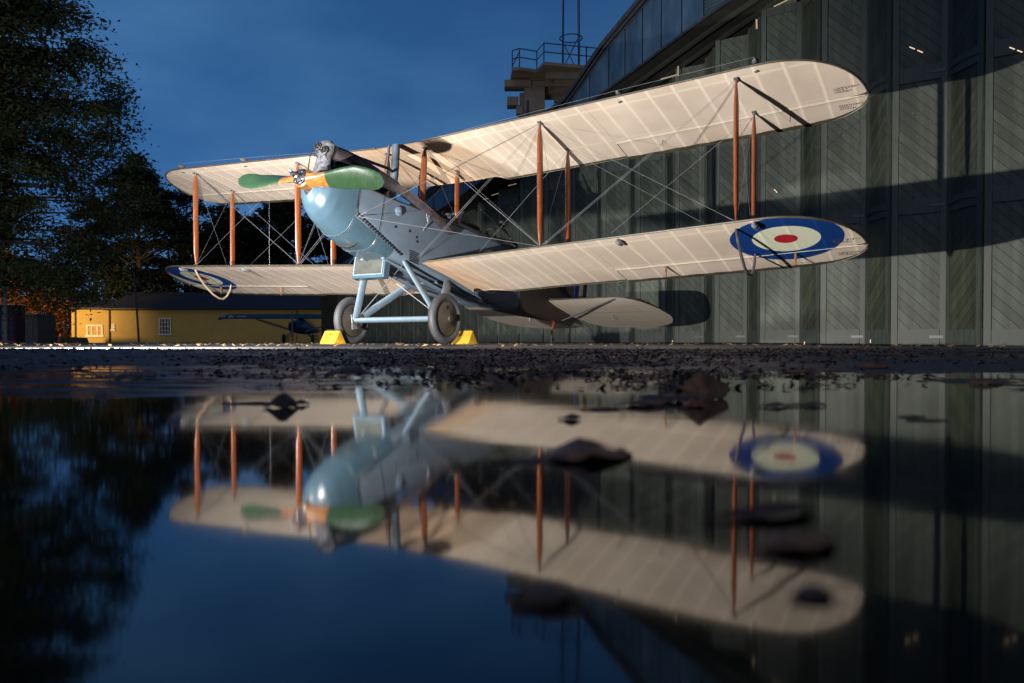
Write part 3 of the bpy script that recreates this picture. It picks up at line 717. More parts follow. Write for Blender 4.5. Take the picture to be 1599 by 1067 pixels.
for i, mt in enumerate((mat_blue, mat_cream, mat_red)):
    m = MB(); rows = []
    for k in range(7):
        x = -5.84 - .21 * i - .21 * k / 6; b_, t_ = rudz(x); w_ = .03 * (1 - (i * 6 + k) / 20)
        rows.append([(x, w_, b_), (x, w_, t_), (x, -w_, t_), (x, -w_, b_)])
    m.grid(rows, closed=True); m.f.append(tuple(range(len(m.v) - 4, len(m.v)))); m.m.append(0); m.f.append((3, 2, 1, 0)); m.m.append(0)
    o = bb("rudder" if i == 0 else "rudder_stripe", m, mt, rud, smooth=False); rud = rud or o
m = MB(); m.tube([(-5.1, 0, .30), (-5.03, 0, -.02)], [.028, .022], 10); tsk = bb("tail_skid", m, mat_wood)
m = MB(); m.tube([(-5.03, 0, .0), (-5.07, 0, -.17), (-5.02, 0, -.19)], [.03, .022, .03], 8); m.tube([(-4.97, 0, .02), (-5.12, .02, -.18)], .012, 6); bb("skid_shoe", m, mat_dark, tsk)
# stencilled lettering near the tips
for PT in (Upt, Lpt):
    for a, body in ((.86, "A/90/1868\nDH 9\nAIRCO"), (1.28, "A/90/1868\nDH 9\nD 5649")):
        q = PT(6.10, a, -.012); mt = Matrix(((0, 1, 0, q[0] - (.0)), (1, 0, 0, q[1]), (0, 0, -1, q[2] + ZO), (0, 0, 0, 1)))
        text("stencil", body, .044, mat_ink, plane, mt)

# ------------------------------------------------------------ chocks
def chock(name, c, label):
    r = empty(name, (c[0], c[1], gh(c[0], c[1]) + .001)); r.rotation_euler = (0, 0, -YAW)   # local x = port direction
    L2, hb, hh = .155, .135, .205; m = MB()
    tri = [(-hb, 0), (hb, 0), (.012, hh), (-.012, hh)]
    m.add([(x, y, z) for x in (-L2, L2) for y, z in tri], [(0, 1, 2, 3), (7, 6, 5, 4), (0, 4, 5, 1), (1, 5, 6, 2), (2, 6, 7, 3), (3, 7, 4, 0)])
    b = m.build("chock_body", mat_yel, r, bevel=.008)
    m = MB(); m.tube([(L2 * .8, 0, hh + .0), (L2 * .8, 0, hh + .012), (-L2 * .8, 0, hh + .012), (-L2 * .8, 0, hh)], .006, 6); m.build("carry_rope", mat_disc, r)
    tag(r, label, "wheel chock", "yellow wheel chocks"); return r, hb, hh
F2 = Vector((-math.sin(YAW), -math.cos(YAW), 0)); P2 = Vector((math.cos(YAW), -math.sin(YAW), 0))
wl = W2((WX, -WY, WZ)); wr = W2((WX, WY, WZ))
c1 = wl + F2 * .44 + P2 * .02; c2 = wr - F2 * .47 + P2 * .02
k1, hb, hh = chock("wheel_chock", c1, "yellow wheel chock with red lettering ahead of the farther wheel")
sl_ = math.atan2(hh, hb - .012)
for body, sz, up, mt in (("HAC", .075, .15, mat_inkr), ("DUXFORD", .030, .11, mat_inkr)):
    p = Vector((-.10, -hb + up * math.cos(sl_) - .004, up * math.sin(sl_) + .004))
    ex_ = Vector((1, 0, 0)); ey = Vector((0, math.cos(sl_), math.sin(sl_))); ez = ex_.cross(ey)
    text("lettering", body, sz, mt, k1, Matrix(((ex_.x, ey.x, ez.x, p.x), (ex_.y, ey.y, ez.y, p.y), (ex_.z, ey.z, ez.z, p.z), (0, 0, 0, 1))))
k2, _, _ = chock("wheel_chock", c2, "plain yellow wheel chock behind the nearer wheel")

# ------------------------------------------------------------ hangar
hang = empty("hangar", (7.4, 13.5, 0)); tag(hang, "huge dark green timber hangar with zigzag folding doors and curved fascia", "hangar")
PB = Vector((7.444, 13.56, 0)); DD = Vector((-.5, .866, 0)); NN = Vector((-.866, -.5, 0))
def hp(s, off, z): return PB + DD * s + NN * off + Vector((0, 0, z))
def hl_(v): return tuple(v - Vector((7.4, 13.5, 0)))
BOT = [(-16, 9.2), (-5, 8.5), (0, 7.95), (4.1, 7.32), (5.0, 7.2), (5.8, 7.06), (7.2, 6.81), (8.5, 6.60), (15.2, 5.49), (16.9, 5.25), (18.75, 5.0), (21, 4.7), (24, 4.3), (34, 3.3)]
TOP = [(-16, 12), (-1.3, 10.4), (3.3, 9.55), (5, 9.1), (7.03, 8.45), (8.75, 7.78), (9.86, 7.15), (10.55, 6.8), (11.4, 6.72), (14.8, 6.35), (19.1, 5.95), (20.6, 5.7), (24, 5.1), (34, 3.8)]
def timber(name, col, sgn):
    m = bpy.data.materials.new(name); m.use_nodes = True; t = m.node_tree; b = t.nodes['Principled BSDF']
    c = N(t, 'ShaderNodeTexCoord'); s = N(t, 'ShaderNodeSeparateXYZ'); t.links.new(c.outputs['Object'], s.inputs[0])
    q = Math(t, 'MULTIPLY_ADD', s.outputs[0], float(sgn), s.outputs[2]); q = Math(t, 'DIVIDE', q, .20)
    fr = Math(t, 'FRACT', q); fl = Math(t, 'FLOOR', q)
    d = Math(t, 'ABSOLUTE', Math(t, 'SUBTRACT', fr, .5)); gr = Math(t, 'GREATER_THAN', d, .462)
    wn = N(t, 'ShaderNodeTexWhiteNoise', noise_dimensions='1D'); t.links.new(fl, wn.inputs['W'])
    nz = N(t, 'ShaderNodeTexNoise'); nz.inputs['Scale'].default_value = 1.6; nz.inputs['Detail'].default_value = 6; t.links.new(c.outputs['Object'], nz.inputs['Vector'])
    fac = Math(t, 'ADD', Math(t, 'MULTIPLY', wn.outputs[0], .35), Math(t, 'MULTIPLY', nz.outputs[0], .9))
    lo = tuple(x * .7 for x in col); hi = tuple(x * 1.35 for x in col)
    r = ramp(t, [(.3, lo), (.9, hi)]); t.links.new(fac, r.inputs[0])
    ns = N(t, 'ShaderNodeTexNoise'); ns.inputs['Scale'].default_value = 30; t.links.new(c.outputs['Object'], ns.inputs['Vector'])
    spk = Math(t, 'GREATER_THAN', ns.outputs[0], .735); cc = mixc(t, Math(t, 'MULTIPLY', spk, .6), r.outputs[0], (.28, .30, .27))
    wt = N(t, 'ShaderNodeTexNoise'); wt.inputs['Scale'].default_value = 1.0; wt.inputs['Detail'].default_value = 7
    wm = N(t, 'ShaderNodeMapping'); wm.inputs['Scale'].default_value = (7, 7, .35); t.links.new(c.outputs['Object'], wm.inputs[0]); t.links.new(wm.outputs[0], wt.inputs['Vector'])
    wr = ramp(t, [(.35, (.75, .75, .73)), (.5, (1, 1, 1)), (.68, (1.35, 1.32, 1.28))]); t.links.new(wt.outputs[0], wr.inputs[0]); cc = mixc(t, .8, cc, wr.outputs[0], 'MULTIPLY')
    dm = N(t, 'ShaderNodeMapRange', interpolation_type='SMOOTHSTEP'); dm.inputs['From Min'].default_value = 0; dm.inputs['From Max'].default_value = .55; dm.inputs['To Min'].default_value = .55; dm.inputs['To Max'].default_value = 0; t.links.new(s.outputs[2], dm.inputs[0])
    cc = mixc(t, Math(t, 'MULTIPLY', dm.outputs[0], nz.outputs[0]), cc, (.075, .070, .055))
    col_ = mixc(t, Math(t, 'MULTIPLY', gr, .75), cc, (.01, .012, .010)); t.links.new(col_, b.inputs['Base Color'])
    b.inputs['Roughness'].default_value = .55; b.inputs['Specular IOR Level'].default_value = .3
    bp = N(t, 'ShaderNodeBump'); bp.inputs['Strength'].default_value = .6; bp.inputs['Distance'].default_value = .012
    t.links.new(Math(t, 'SUBTRACT', Math(t, 'MULTIPLY', wn.outputs[0], .2), gr), bp.inputs['Height']); t.links.new(bp.outputs[0], b.inputs['Normal'])
    return m
mt_wide = timber("green_boards", (.058, .069, .052), 1.0); mt_nar = timber("olive_boards", (.042, .049, .031), -1.0)
mt_frame = M("green_door_frame", (.054, .064, .050), .55, var=.22, scale=5, stretch=(3, 3, .5), bump=.15)
mt_iron = M("door_iron", (.10, .10, .10), .5, metal=.5)
mt_glow = M("warm_gap_light", (.8, .6, .4), .5, emit=((1, .72, .45), .9))
# seams measured on site: outer folds (ridge), inner folds (valley)
def s_of(u, off=0):
    b = (u - 799.5) / 1236.7; px = PB.x + NN.x * off; py = PB.y + NN.y * off
    d = (px + .57735 * py) / (b + .57735); return (d - py) / .866
ridges = [s_of(u) for u in (1715, 1535, 1391, 1281, 1187, 1116, 1054)]
while ridges[-1] < 34: ridges.append(ridges[-1] + 1.48)
while ridges[0] > -14: ridges.insert(0, ridges[0] - 1.62)
AMP = .37
def leaf(pa, pb, zt, wide):
    """one timber door leaf from pa to pb (plan), z up to zt"""
    d = pb - pa; L = d.length; ang = math.atan2(d.y, d.x); m = MB()
    z0 = gh(pa.x, pa.y) + .02; T = .05
    m.box((L / 2, 0, zt / 2), (L - .01, T, zt), mi=0)
    f = -T / 2 - .012
    w_ = .105
    for x in (w_ / 2 + .008, L - w_ / 2 - .008): m.box((x, f, zt / 2), (w_, .03, zt - .012), mi=1)
    for z in (.14, 2.47, 4.82, 7.1):
        if z < zt: m.box((L / 2, f, z), (L - 2 * w_ - .03, .028, .26 if z > 1 else .27), mi=1)
    if wide:
        for z in (.14, 2.47, 4.82):
            if z < zt: m.box((L - .16, f - .02, z), (.22, .012, .045), mi=2)
    else:
        for z in (2.47, 4.82):
            if z < zt: m.tube([(.08, f - .02, z - .02), (L * .5, f - .06, z + .03), (L - .05, f - .02, z + .0)], .012, 6, mi=2)
    o = m.build("door_leaf", [mt_wide if wide else mt_nar, mt_frame, mt_iron], hang, fix=True)
    o.location = Vector(pa) - Vector((7.4, 13.5, 0)) + Vector((0, 0, z0)); o.rotation_euler = (0, 0, ang)
    return o
leaves_d = {}
for i in range(len(ridges) - 1):
    a, b = ridges[i], ridges[i + 1]   # a nearer, b farther along the row
    r0 = hp(a, 0, 0); r1 = hp(b, 0, 0); v = hp(a + (b - a) * .5, -AMP, 0)
    for s0, s1, pA, pB, wide in ((a, (a + b) / 2, r0, v, False), ((a + b) / 2, b, v, r1, True)):
        zt = lerpt(BOT, max(s0, s1)) - .18
        # leaf face must look outwards: run from the far end to the near end
        leaves_d[(i, wide)] = leaf(pB, pA, zt, wide)
# light leaking through gaps
def gap(u, v, L_, ang, off=0):
    s = s_of(u, .1); d = hp(s, .1, 0).y; z = .07 + (534.8 - v) * d / 1236.7; p = hp(s, .06, z); m = MB()
    dv = (-DD) * math.cos(ang) + Vector((0, 0, math.sin(ang)))
    for k in (-.55, .1): m.tube([p + dv * L_ * k, p + dv * L_ * (k + .42)], .009, 6)
    m.v = [hl_(Vector(q)) for q in m.v]; m.build("glow_strip", mt_glow, hang)
gap(1425, 80, .28, -.62); gap(1580, 80, .22, -.62); gap(1208, 299, .1, -.8); gap(1048, 533, .04, 1.5); gap(1357, 533, .05, 1.5); gap(1254, 536, .05, 1.5)
# wall above doors / back wall so nothing shows through
m = MB(); ss = span(-16, 34, 60)
m.grid([[hl_(hp(s, -AMP - .35, .0)), hl_(hp(s, -AMP - .35, lerpt(TOP, s) - .1))] for s in ss]); m.build("back_wall", mat_dark, hang)
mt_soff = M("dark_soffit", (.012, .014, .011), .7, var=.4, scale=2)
OFF = .80
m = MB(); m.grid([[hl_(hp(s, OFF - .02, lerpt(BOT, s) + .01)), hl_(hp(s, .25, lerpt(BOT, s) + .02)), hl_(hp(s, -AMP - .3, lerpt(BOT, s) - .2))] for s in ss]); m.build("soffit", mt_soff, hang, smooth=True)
m = MB()
for o_, dz in ((.35, -.03), (-.05, -.10)):
    m.tube([hl_(hp(s, o_, lerpt(BOT, s) + dz)) for s in ss], .06, 6)
m.build("door_rail", mt_soff, hang)
mt_panel = M("blue_cladding", (.11, .19, .25), .52, var=.2, scale=3, stretch=(1, 1, .3), metal=.95)
mt_trim = M("dark_trim", (.018, .022, .03), .4, var=.2)
mt_roof = M("roof_sheet", (.06, .065, .07), .6)
pj = [s_of(u, OFF) for u in (1240, 1192, 1150, 1097, 1063, 1031, 1002, 975, 950)]
while pj[-1] < 33: pj.append(pj[-1] + .84)
while pj[0] > -15: pj.insert(0, pj[0] - .95)
lou = pj.index(min(pj, key=lambda s: abs(s - s_of(1150, OFF))))
for i in range(len(pj) - 1):
    a, b = pj[i] + .018, pj[i + 1] - .018; n_ = 4
    if i == lou:
        m = MB()
        z = lerpt(BOT, b) + .12
        while z < lerpt(TOP, b) - .15:
            m.box(tuple((hp(a, OFF - .01, z) + hp(b, OFF - .01, z)) / 2 - Vector((7.4, 13.5, 0))), (b - a, .05, .03), Matrix.Rotation(math.atan2(DD.y, DD.x), 3, 'Z') @ Matrix.Rotation(.6, 3, 'X')); z += .075
        m.build("louvre", mt_panel, hang)
        continue
    m = MB(); m.grid([[hl_(hp(s, OFF, lerpt(BOT, s) + .05)), hl_(hp(s, OFF, lerpt(TOP, s) - .20))] for s in span(a, b, n_)]); m.build("fascia_panel", mt_panel, hang)
m = MB()
m.grid([[hl_(hp(s, OFF - .04, lerpt(BOT, s))), hl_(hp(s, OFF - .04, lerpt(TOP, s) - .02))] for s in ss]); m.build("fascia_backing", mat_dark, hang)
dense = span(-16, 34, 140)
def smooth_tab(tab, s): return sum(lerpt(tab, s + k * .4) for k in (-2, -1, 0, 1, 2)) / 5
for k, (o_, dz, r_) in enumerate(((OFF + .10, -.02, .045), (OFF + .05, -.13, .03), (OFF + .02, -.21, .02), (OFF + .03, 0, .035))):
    m = MB(); tb = TOP if k < 3 else BOT
    m.tube([hl_(hp(s, o_, lerpt(tb, s) + dz)) for s in dense], r_, 6); m.build("fascia_trim", mt_trim, hang, smooth=True)
m = MB(); m.grid([[hl_(hp(s, OFF + .14, lerpt(TOP, s) + .03)), hl_(hp(s, -5, lerpt(TOP, s) + .3)), hl_(hp(s, -10.5, lerpt(TOP, s) + .3))] for s in dense]); m.build("roof", mt_roof, hang, smooth=True)
m = MB(); 
for s in (34,): m.grid([[hl_(hp(s, OFF, 0)), hl_(hp(s, OFF, lerpt(TOP, s)))], [hl_(hp(s, -10.5, 0)), hl_(hp(s, -10.5, lerpt(TOP, s)))]])
m.build("end_wall", mt_soff, hang)
# warm-lit rail bits under the soffit, their light put in as emission
mt_dim = M("dim_glow", (.5, .4, .25), .5, emit=((1, .68, .38), .25))
def uvp(u, v, off=.1):
    s_ = s_of(u, off); d = hp(s_, off, 0).y; return hp(s_, off, .07 + (534.8 - v) * d / 1236.7)
for pa, pb, r_ in (((1031, 126), (1056, 119), .012), ((1057.5, 106), (1057.5, 121), .014), ((1179, 34), (1179.5, 48), .022), ((1206, 14), (1228, 3), .010), ((794, 291), (806, 288), .016), ((768, 306), (778, 303), .016), ((755, 312), (762, 311), .016)):
    q0, q1 = uvp(*pa), uvp(*pb); m = MB(); m.tube([q0, q0.lerp(q1, .5), q1], [r_, r_ * .8, r_], 6); m.v = [hl_(Vector(x)) for x in m.v]
    m.build("glow_strip", mt_dim, hang)

# ------------------------------------------------------------ tower
TW = Vector((1.35, 48, 0)); tower = empty("tower", TW); tag(tower, "slim concrete tower with railed platform rising behind the hangar roof", "tower")
def pz(u, v, Z): d = 1236.7 * (Z - .07) / (534.8 - v); return Vector(((u - 799.5) / 1236.7 * d, d, Z)) - TW
mt_conc = M("tower_concrete", (.20, .17, .13), .8, var=.2, scale=1.5); mt_rail = M("railing_paint", (.03, .05, .07), .5)
m = MB(); m.box((0, .5, 7.9), (1.25, 1.3, 15.8)); m.box((-.75, .5, 7.6), (.28, .5, 15.2)); m.build("shaft", mt_conc, tower, bevel=.03)
m = MB(); m.tube([(-.42, -.22, .5), (-.42, -.22, 14.6)], .07, 8); m.tube([(.35, -.2, .5), (.35, -.2, 10)], .03, 6)
for z in (10.5, 12.2, 13.9): m.box((-.42, -.2, z), (.3, .08, .12))
m.build("cable_duct", mt_rail, tower)
deck = [pz(800, 108, 16), pz(811, 107, 16), pz(838, 111, 16), pz(849, 99, 16), pz(925, 105.5, 16), pz(960, 108, 16), Vector((6.2, 3.4, 16)), pz(853, 148, 16), pz(822, 138, 16), pz(797, 124, 16)]
def slab(pts, z0, z1):
    m = MB(); n_ = len(pts); m.add([(p.x, p.y, z0) for p in pts] + [(p.x, p.y, z1) for p in pts], [tuple(range(n_))[::-1], tuple(range(n_, 2 * n_))] + [(i, (i + 1) % n_, n_ + (i + 1) % n_, n_ + i) for i in range(n_)]); return m
slab(deck, 15.82, 16.0).build("platform", mt_conc, tower)
m = MB()
for y in (-1.6, -.2, 1.2, 2.4): m.box((3.3, y, 15.62), (5.4, .16, .38))
for x in (1.0, 3.2, 5.2): m.box((x, .6, 15.7), (.16, 4.4, .2))
m.box((-1.0, 0, 15.55), (1.6, 1.0, .4)); m.box((-1.3, .3, 14.6), (.7, .9, .5)); m.box((-.9, .3, 14.1), (.4, .6, .5)); m.box((1.6, 2.0, 15.3), (.6, .5, .3))
m.build("platform_beam", mt_conc, tower)
rp = [pz(800, 110, 16), pz(811, 107, 16), pz(838, 111, 16), pz(849, 99, 16), pz(915, 105, 16), pz(948, 108, 16)]
m = MB()
for zt in (1.05, .55): m.tube([p + Vector((0, 0, zt)) for p in rp], .035, 6)
for p, q in zip(rp, rp[1:]): m.tube([p, p + Vector((0, 0, 1.05))], .035, 6)
m.tube([rp[-2] , rp[-2] + Vector((0, 0, 1.05))], .035, 6); m.tube([rp[0] + Vector((0, .2, .2)), rp[1] + Vector((0, 0, .9))], .03, 6)
m.build("railing", mt_rail, tower)
mc = pz(891, 63, 17.85); m = MB(); rr0 = .66
for k in range(4):
    a = R(45 + 90 * k); p = mc + Vector((rr0 * math.cos(a), rr0 * math.sin(a), 0)); b0 = Vector((p.x, p.y, 16)); m.tube([b0, p, p + Vector((-.12 * math.cos(a), -.12 * math.sin(a), 9))], .032, 6)
    a2 = a + math.pi / 2; q = mc + Vector((rr0 * math.cos(a2), rr0 * math.sin(a2), 0)); m.tube([b0, q], .028, 6)
m.tube([mc + Vector((rr0 * math.cos(2 * math.pi * k / 24), rr0 * math.sin(2 * math.pi * k / 24), 0)) for k in range(25)], .035, 6)
m.build("aerial_mast", mt_rail, tower)

# ------------------------------------------------------------ yellow house and yard
HY = 58.0
def hx(u, d=HY): return (u - 799.5) / 1236.7 * d
def hz(v, d=HY): return .07 + (534.8 - v) * d / 1236.7
house = empty("yellow_house", (hx(300), HY, 0)); tag(house, "long low yellow rendered house with dark slate roof beyond the left wing", "house")
def HL(x, y, z): return (x - hx(300), y - HY, z)
mt_yel = M("yellow_render", (.52, .34, .085), .8, var=.10, scale=.9, bump=.1)
mt_slate = M("slate_roof", (.035, .035, .045), .6, var=.3, scale=2, stretch=(1, 1, 4))
m = MB()
def hbox(m, x0, x1, y0, y1, z0, z1): m.box(HL((x0 + x1) / 2, (y0 + y1) / 2, (z0 + z1) / 2), (x1 - x0, y1 - y0, z1 - z0))
hbox(m, hx(106), hx(165), HY + .5, HY + 7, 0, hz(481)); hbox(m, hx(165) + .002, hx(560), HY, HY + 7, 0, hz(482.5)); m.build("wall", mt_yel, house)
def roof(x0, x1, y0, y1, ze, zr):
    m = MB(); x0 -= .2; x1 += .2; y0 -= .35; y1 += .35; ym = (y0 + y1) / 2
    q = [(x0, y0, ze), (x1, y0, ze), (x1, ym, zr), (x0 + .5, ym, zr), (x0, y1, ze), (x1, y1, ze), (x0, y0, ze - .14), (x1, y0, ze - .14), (x0, y1, ze - .14), (x1, y1, ze - .14)]
    m.add([HL(*p) for p in q], [(0, 1, 2, 3), (3, 2, 5, 4), (0, 3, 4), (0, 6, 7, 1), (1, 7, 9, 5), (6, 0, 4, 8), (6, 8, 9, 7), (1, 5, 2)]); return m
rf = roof(hx(106), hx(168), HY + .5, HY + 7, hz(480), hz(465)); rf.build("roof", mt_slate, house)
rf = roof(hx(166), hx(560), HY, HY + 7, hz(481.5), hz(452)); rf.build("roof", mt_slate, house)
m = MB(); m.tube([HL(hx(104), HY + .06, hz(481.5)), HL(hx(165), HY + .06, hz(481.5))], .06, 6); m.tube([HL(hx(164), HY - .4, hz(482.7)), HL(hx(560), HY - .4, hz(482.7))], .06, 6); m.build("gutter", mat_dark, house)
for u, y in ((113, HY + .42), (172, HY - .08)):
    m = MB(); m.tube([HL(hx(u) - .1, y - .3, hz(482)), HL(hx(u), y, hz(485)), HL(hx(u), y, .05)], .055, 8); m.build("drainpipe", mat_dark, house)
mt_wht = M("white_window_paint", (.75, .68, .5), .5); mt_gl = M("dark_glass", (.02, .022, .025), .1)
mt_blind = M("drawn_blind", (.55, .30, .08), .6, var=.2)
def window(u0, u1, v0, v1, y, cols, rows_, pane, thick=.035):
    x0, x1, z0, z1 = hx(u0), hx(u1), hz(v1), hz(v0); m = MB()
    def bar(a, b, c, d): m.box(HL((a + b) / 2, y - .05, (c + d) / 2), (b - a, .09, d - c))
    t = thick * 1.7
    bar(x0, x1, z1 - t, z1); bar(x0 - .06, x1 + .06, z0 - .02, z0 + t); bar(x0, x0 + t, z0 + t + .001, z1 - t - .001); bar(x1 - t, x1, z0 + t + .001, z1 - t - .001)
    for i in range(1, cols): x = x0 + (x1 - x0) * i / cols; m.box(HL(x, y - .048, (z0 + z1) / 2), (thick * 1.2, .08, z1 - z0 - .08))
    for j in range(1, rows_): z = z0 + (z1 - z0) * j / rows_; m.box(HL((x0 + x1) / 2, y - .046, z), (x1 - x0 - .08, .07, thick))
    f = m.build("window", mt_wht, house)
    m = MB(); m.box(HL((x0 + x1) / 2, y - .012, (z0 + z1) / 2), (x1 - x0 - .05, .02, z1 - z0 - .05)); m.build("pane", pane, f)
window(130, 156, 507, 526, HY + .5, 3, 1, mt_blind, .07); window(175, 180, 506, 517, HY, 1, 2, mt_gl, .06); window(249, 268, 497, 523, HY, 4, 4, mt_gl, .045)
# leaning pole in front of the house
pl = MB(); pl.tube([(0, 0, 0), (-.25, 0, 4.4)], [.07, .05], 8); po = pl.build("telegraph_pole", mat_dark); po.location = (hx(217, 50), 50, gh(hx(217, 50), 50)); tag(po, "thin dark leaning pole in front of the yellow house", "pole")
pl = MB(); pl.tube([(0, 0, 0), (0, 0, 3.6)], .11, 10); pl.box((0, 0, .06), (.5, .5, .12)); po = pl.build("lamp_post", M("grey_post", (.12, .14, .16), .6)); po.location = (hx(7.5, 36), 36, .03); tag(po, "grey steel post at the left edge beside the dark hut", "post")
# huts
hut = empty("shed", (hx(40, 50), 50, .03)); tag(hut, "small flat-roofed grey shed left of the yellow house", "shed")
w_ = hx(58, 50) - hx(20, 50); m = MB(); m.box((0, 1, .87), (w_, 2, 1.74)); m.build("wall", M("shed_wall", (.07, .072, .07), .7), hut)
m = MB(); m.box((0, 1, 1.80), (w_ + .25, 2.2, .1)); m.build("roof", M("shed_roof", (.12, .17, .24), .4), hut)
m = MB(); m.box((w_ * .28, -.02, .95), (.04, .03, 1.2)); m.box((-w_ * .1, -.02, 1.62), (w_ * .5, .03, .08)); m.build("door_trim", mat_deck, hut)
kio = empty("kiosk", (hx(10, 44), 44, .03)); tag(kio, "dark red kiosk half hidden behind the post at the left edge", "kiosk")
m = MB(); m.box((0, .5, 1.0), (.95, .9, 2.0)); m.build("body", mat_red, kio)
m = MB(); m.box((0, .5, 2.06), (1.05, 1.0, .12)); m.build("roof", mat_red, kio)
m = MB()
for i in range(3):
    for j in range(5): m.box((-.27 + i * .27, .04, .5 + j * .3), (.2, .02, .24))
m.build("window", mt_gl, kio)
fe = empty("wire_fence", (hx(62, 52), 52, .03)); tag(fe, "low dark wire fence between the shed and the yellow house", "fence"); m = MB()
for i in range(6): m.tube([(i * .38, 0, 0), (i * .38, 0, 1.0)], .03, 6)
m.build("post", mat_dark, fe); m = MB()
for z in (.3, .6, .95): m.tube([(0, 0, z), (1.9, 0, z)], .012, 5)
m.build("wire", mat_steel, fe)
# ------------------------------------------------------------ second aircraft
ac = empty("monoplane", (hx(470, 50), 50, .04)); tag(ac, "dark blue high-wing light aircraft with a white star parked far behind", "aircraft")
mt_nb = M("navy_paint", (.008, .042, .095), .4, var=.2)
zw = hz(500, 50); m = MB(); rows = []
for y in span(-5.2, 5.2, 26):
    k = abs(y) / 5.2; c = 1.5 * math.sqrt(max(.0, 1 - max(0, (k - .88) / .12) ** 2)) + .02
    rows.append([(y, -c * .45 + c * (.5 - .5 * math.cos(a)), zw + .05 + .10 * math.sin(a) + .26 * (.5 - .5 * math.cos(a)) * (c / 1.52)) for a in [2 * math.pi * j / 12 for j in range(12)]])
m.grid(rows, closed=True); m.build("wing", mt_nb, ac, smooth=True)
m = MB()
m.grid([[(w2 * math.cos(a), y, zc + h2 * math.sin(a)) for a in [2 * math.pi * j / 14 for j in range(14)]] for y, w2, h2, zc in ((-1.9, .2, .25, 1.0), (-1.7, .35, .36, 1.0), (-.6, .38, .42, 1.02), (0, .38, .5, 1.05), (1.2, .33, .42, .95), (4.4, .06, .1, .8))], closed=True); m.build("fuselage", mt_nb, ac, smooth=True)
for s_ in (1, -1):
    m = MB(); m.tube([(s_ * .3, -.3, .7), (s_ * 2.8, 0, zw)], .04, 6); m.build("wing_strut", mt_nb, ac)
    m = MB(); m.tube([(s_ * .3, -.5, .8), (s_ * .85, -.6, .3)], .05, 6); m.build("gear_leg", mt_nb, ac)
    m = MB(); m.lathe((s_ * .9, -.6, .27), (1, 0, 0), [(-.08, 0), (-.08, .22), (-.03, .27), (.03, .27), (.08, .22), (.08, 0)], 20); m.build("wheel", mat_dark, ac, smooth=True)
m = MB(); m.box((0, -1.95, 1.0), (.1, .04, 1.8)); m.build("propeller", mat_deck, ac)
m = MB(); m.box((0, 4.2, .85), (3.0, .8, .06)); m.build("tailplane", mt_nb, ac)
st = MB(); pts = []
for k in range(10):
    r_ = .26 if k % 2 == 0 else .10; a = math.pi / 2 + k * math.pi / 5; pts.append((-4.15 + r_ * math.cos(a) * 1.1, -.60 - .0, zw + .16 + r_ * math.sin(a) * .45))
st.add([(x, y - .12, z) for x, y, z in pts] + [(x, y - .10, z) for x, y, z in pts], [tuple(range(10)), tuple(range(19, 9, -1))] + [(i, (i + 1) % 10, 10 + (i + 1) % 10, 10 + i) for i in range(10)])
st.box((-4.75, -.71, zw + .16), (.55, .02, .07)); st.box((-3.5, -.71, zw + .16), (.55, .02, .07)); st.build("star_insignia", M("pale_blue_white", (.25, .35, .45), .5), ac)
# tipped bin / planter
tr = empty("trough", (hx(116, 54), 54, .04)); tag(tr, "low mossy green trough with red end in front of the yellow house", "trough")
L_ = hx(138, 54) - hx(99, 54); m = MB(); m.add([(x, y, z) for x, z in ((-L_ / 2, 0), (L_ / 2, 0), (L_ / 2 - .12, .34), (-L_ / 2 + .05, .42)) for y in (-.3, .3)], [(0, 2, 4, 6), (1, 7, 5, 3), (0, 1, 3, 2), (2, 3, 5, 4), (4, 5, 7, 6), (6, 7, 1, 0)]); m.build("body", M("moss_green", (.09, .10, .02), .8), tr)
m = MB(); m.box((-L_ / 2 - .04, 0, .17), (.2, .5, .26)); m.build("end_cap", M("signal_red", (.7, .02, .03), .5), tr, bevel=.03)

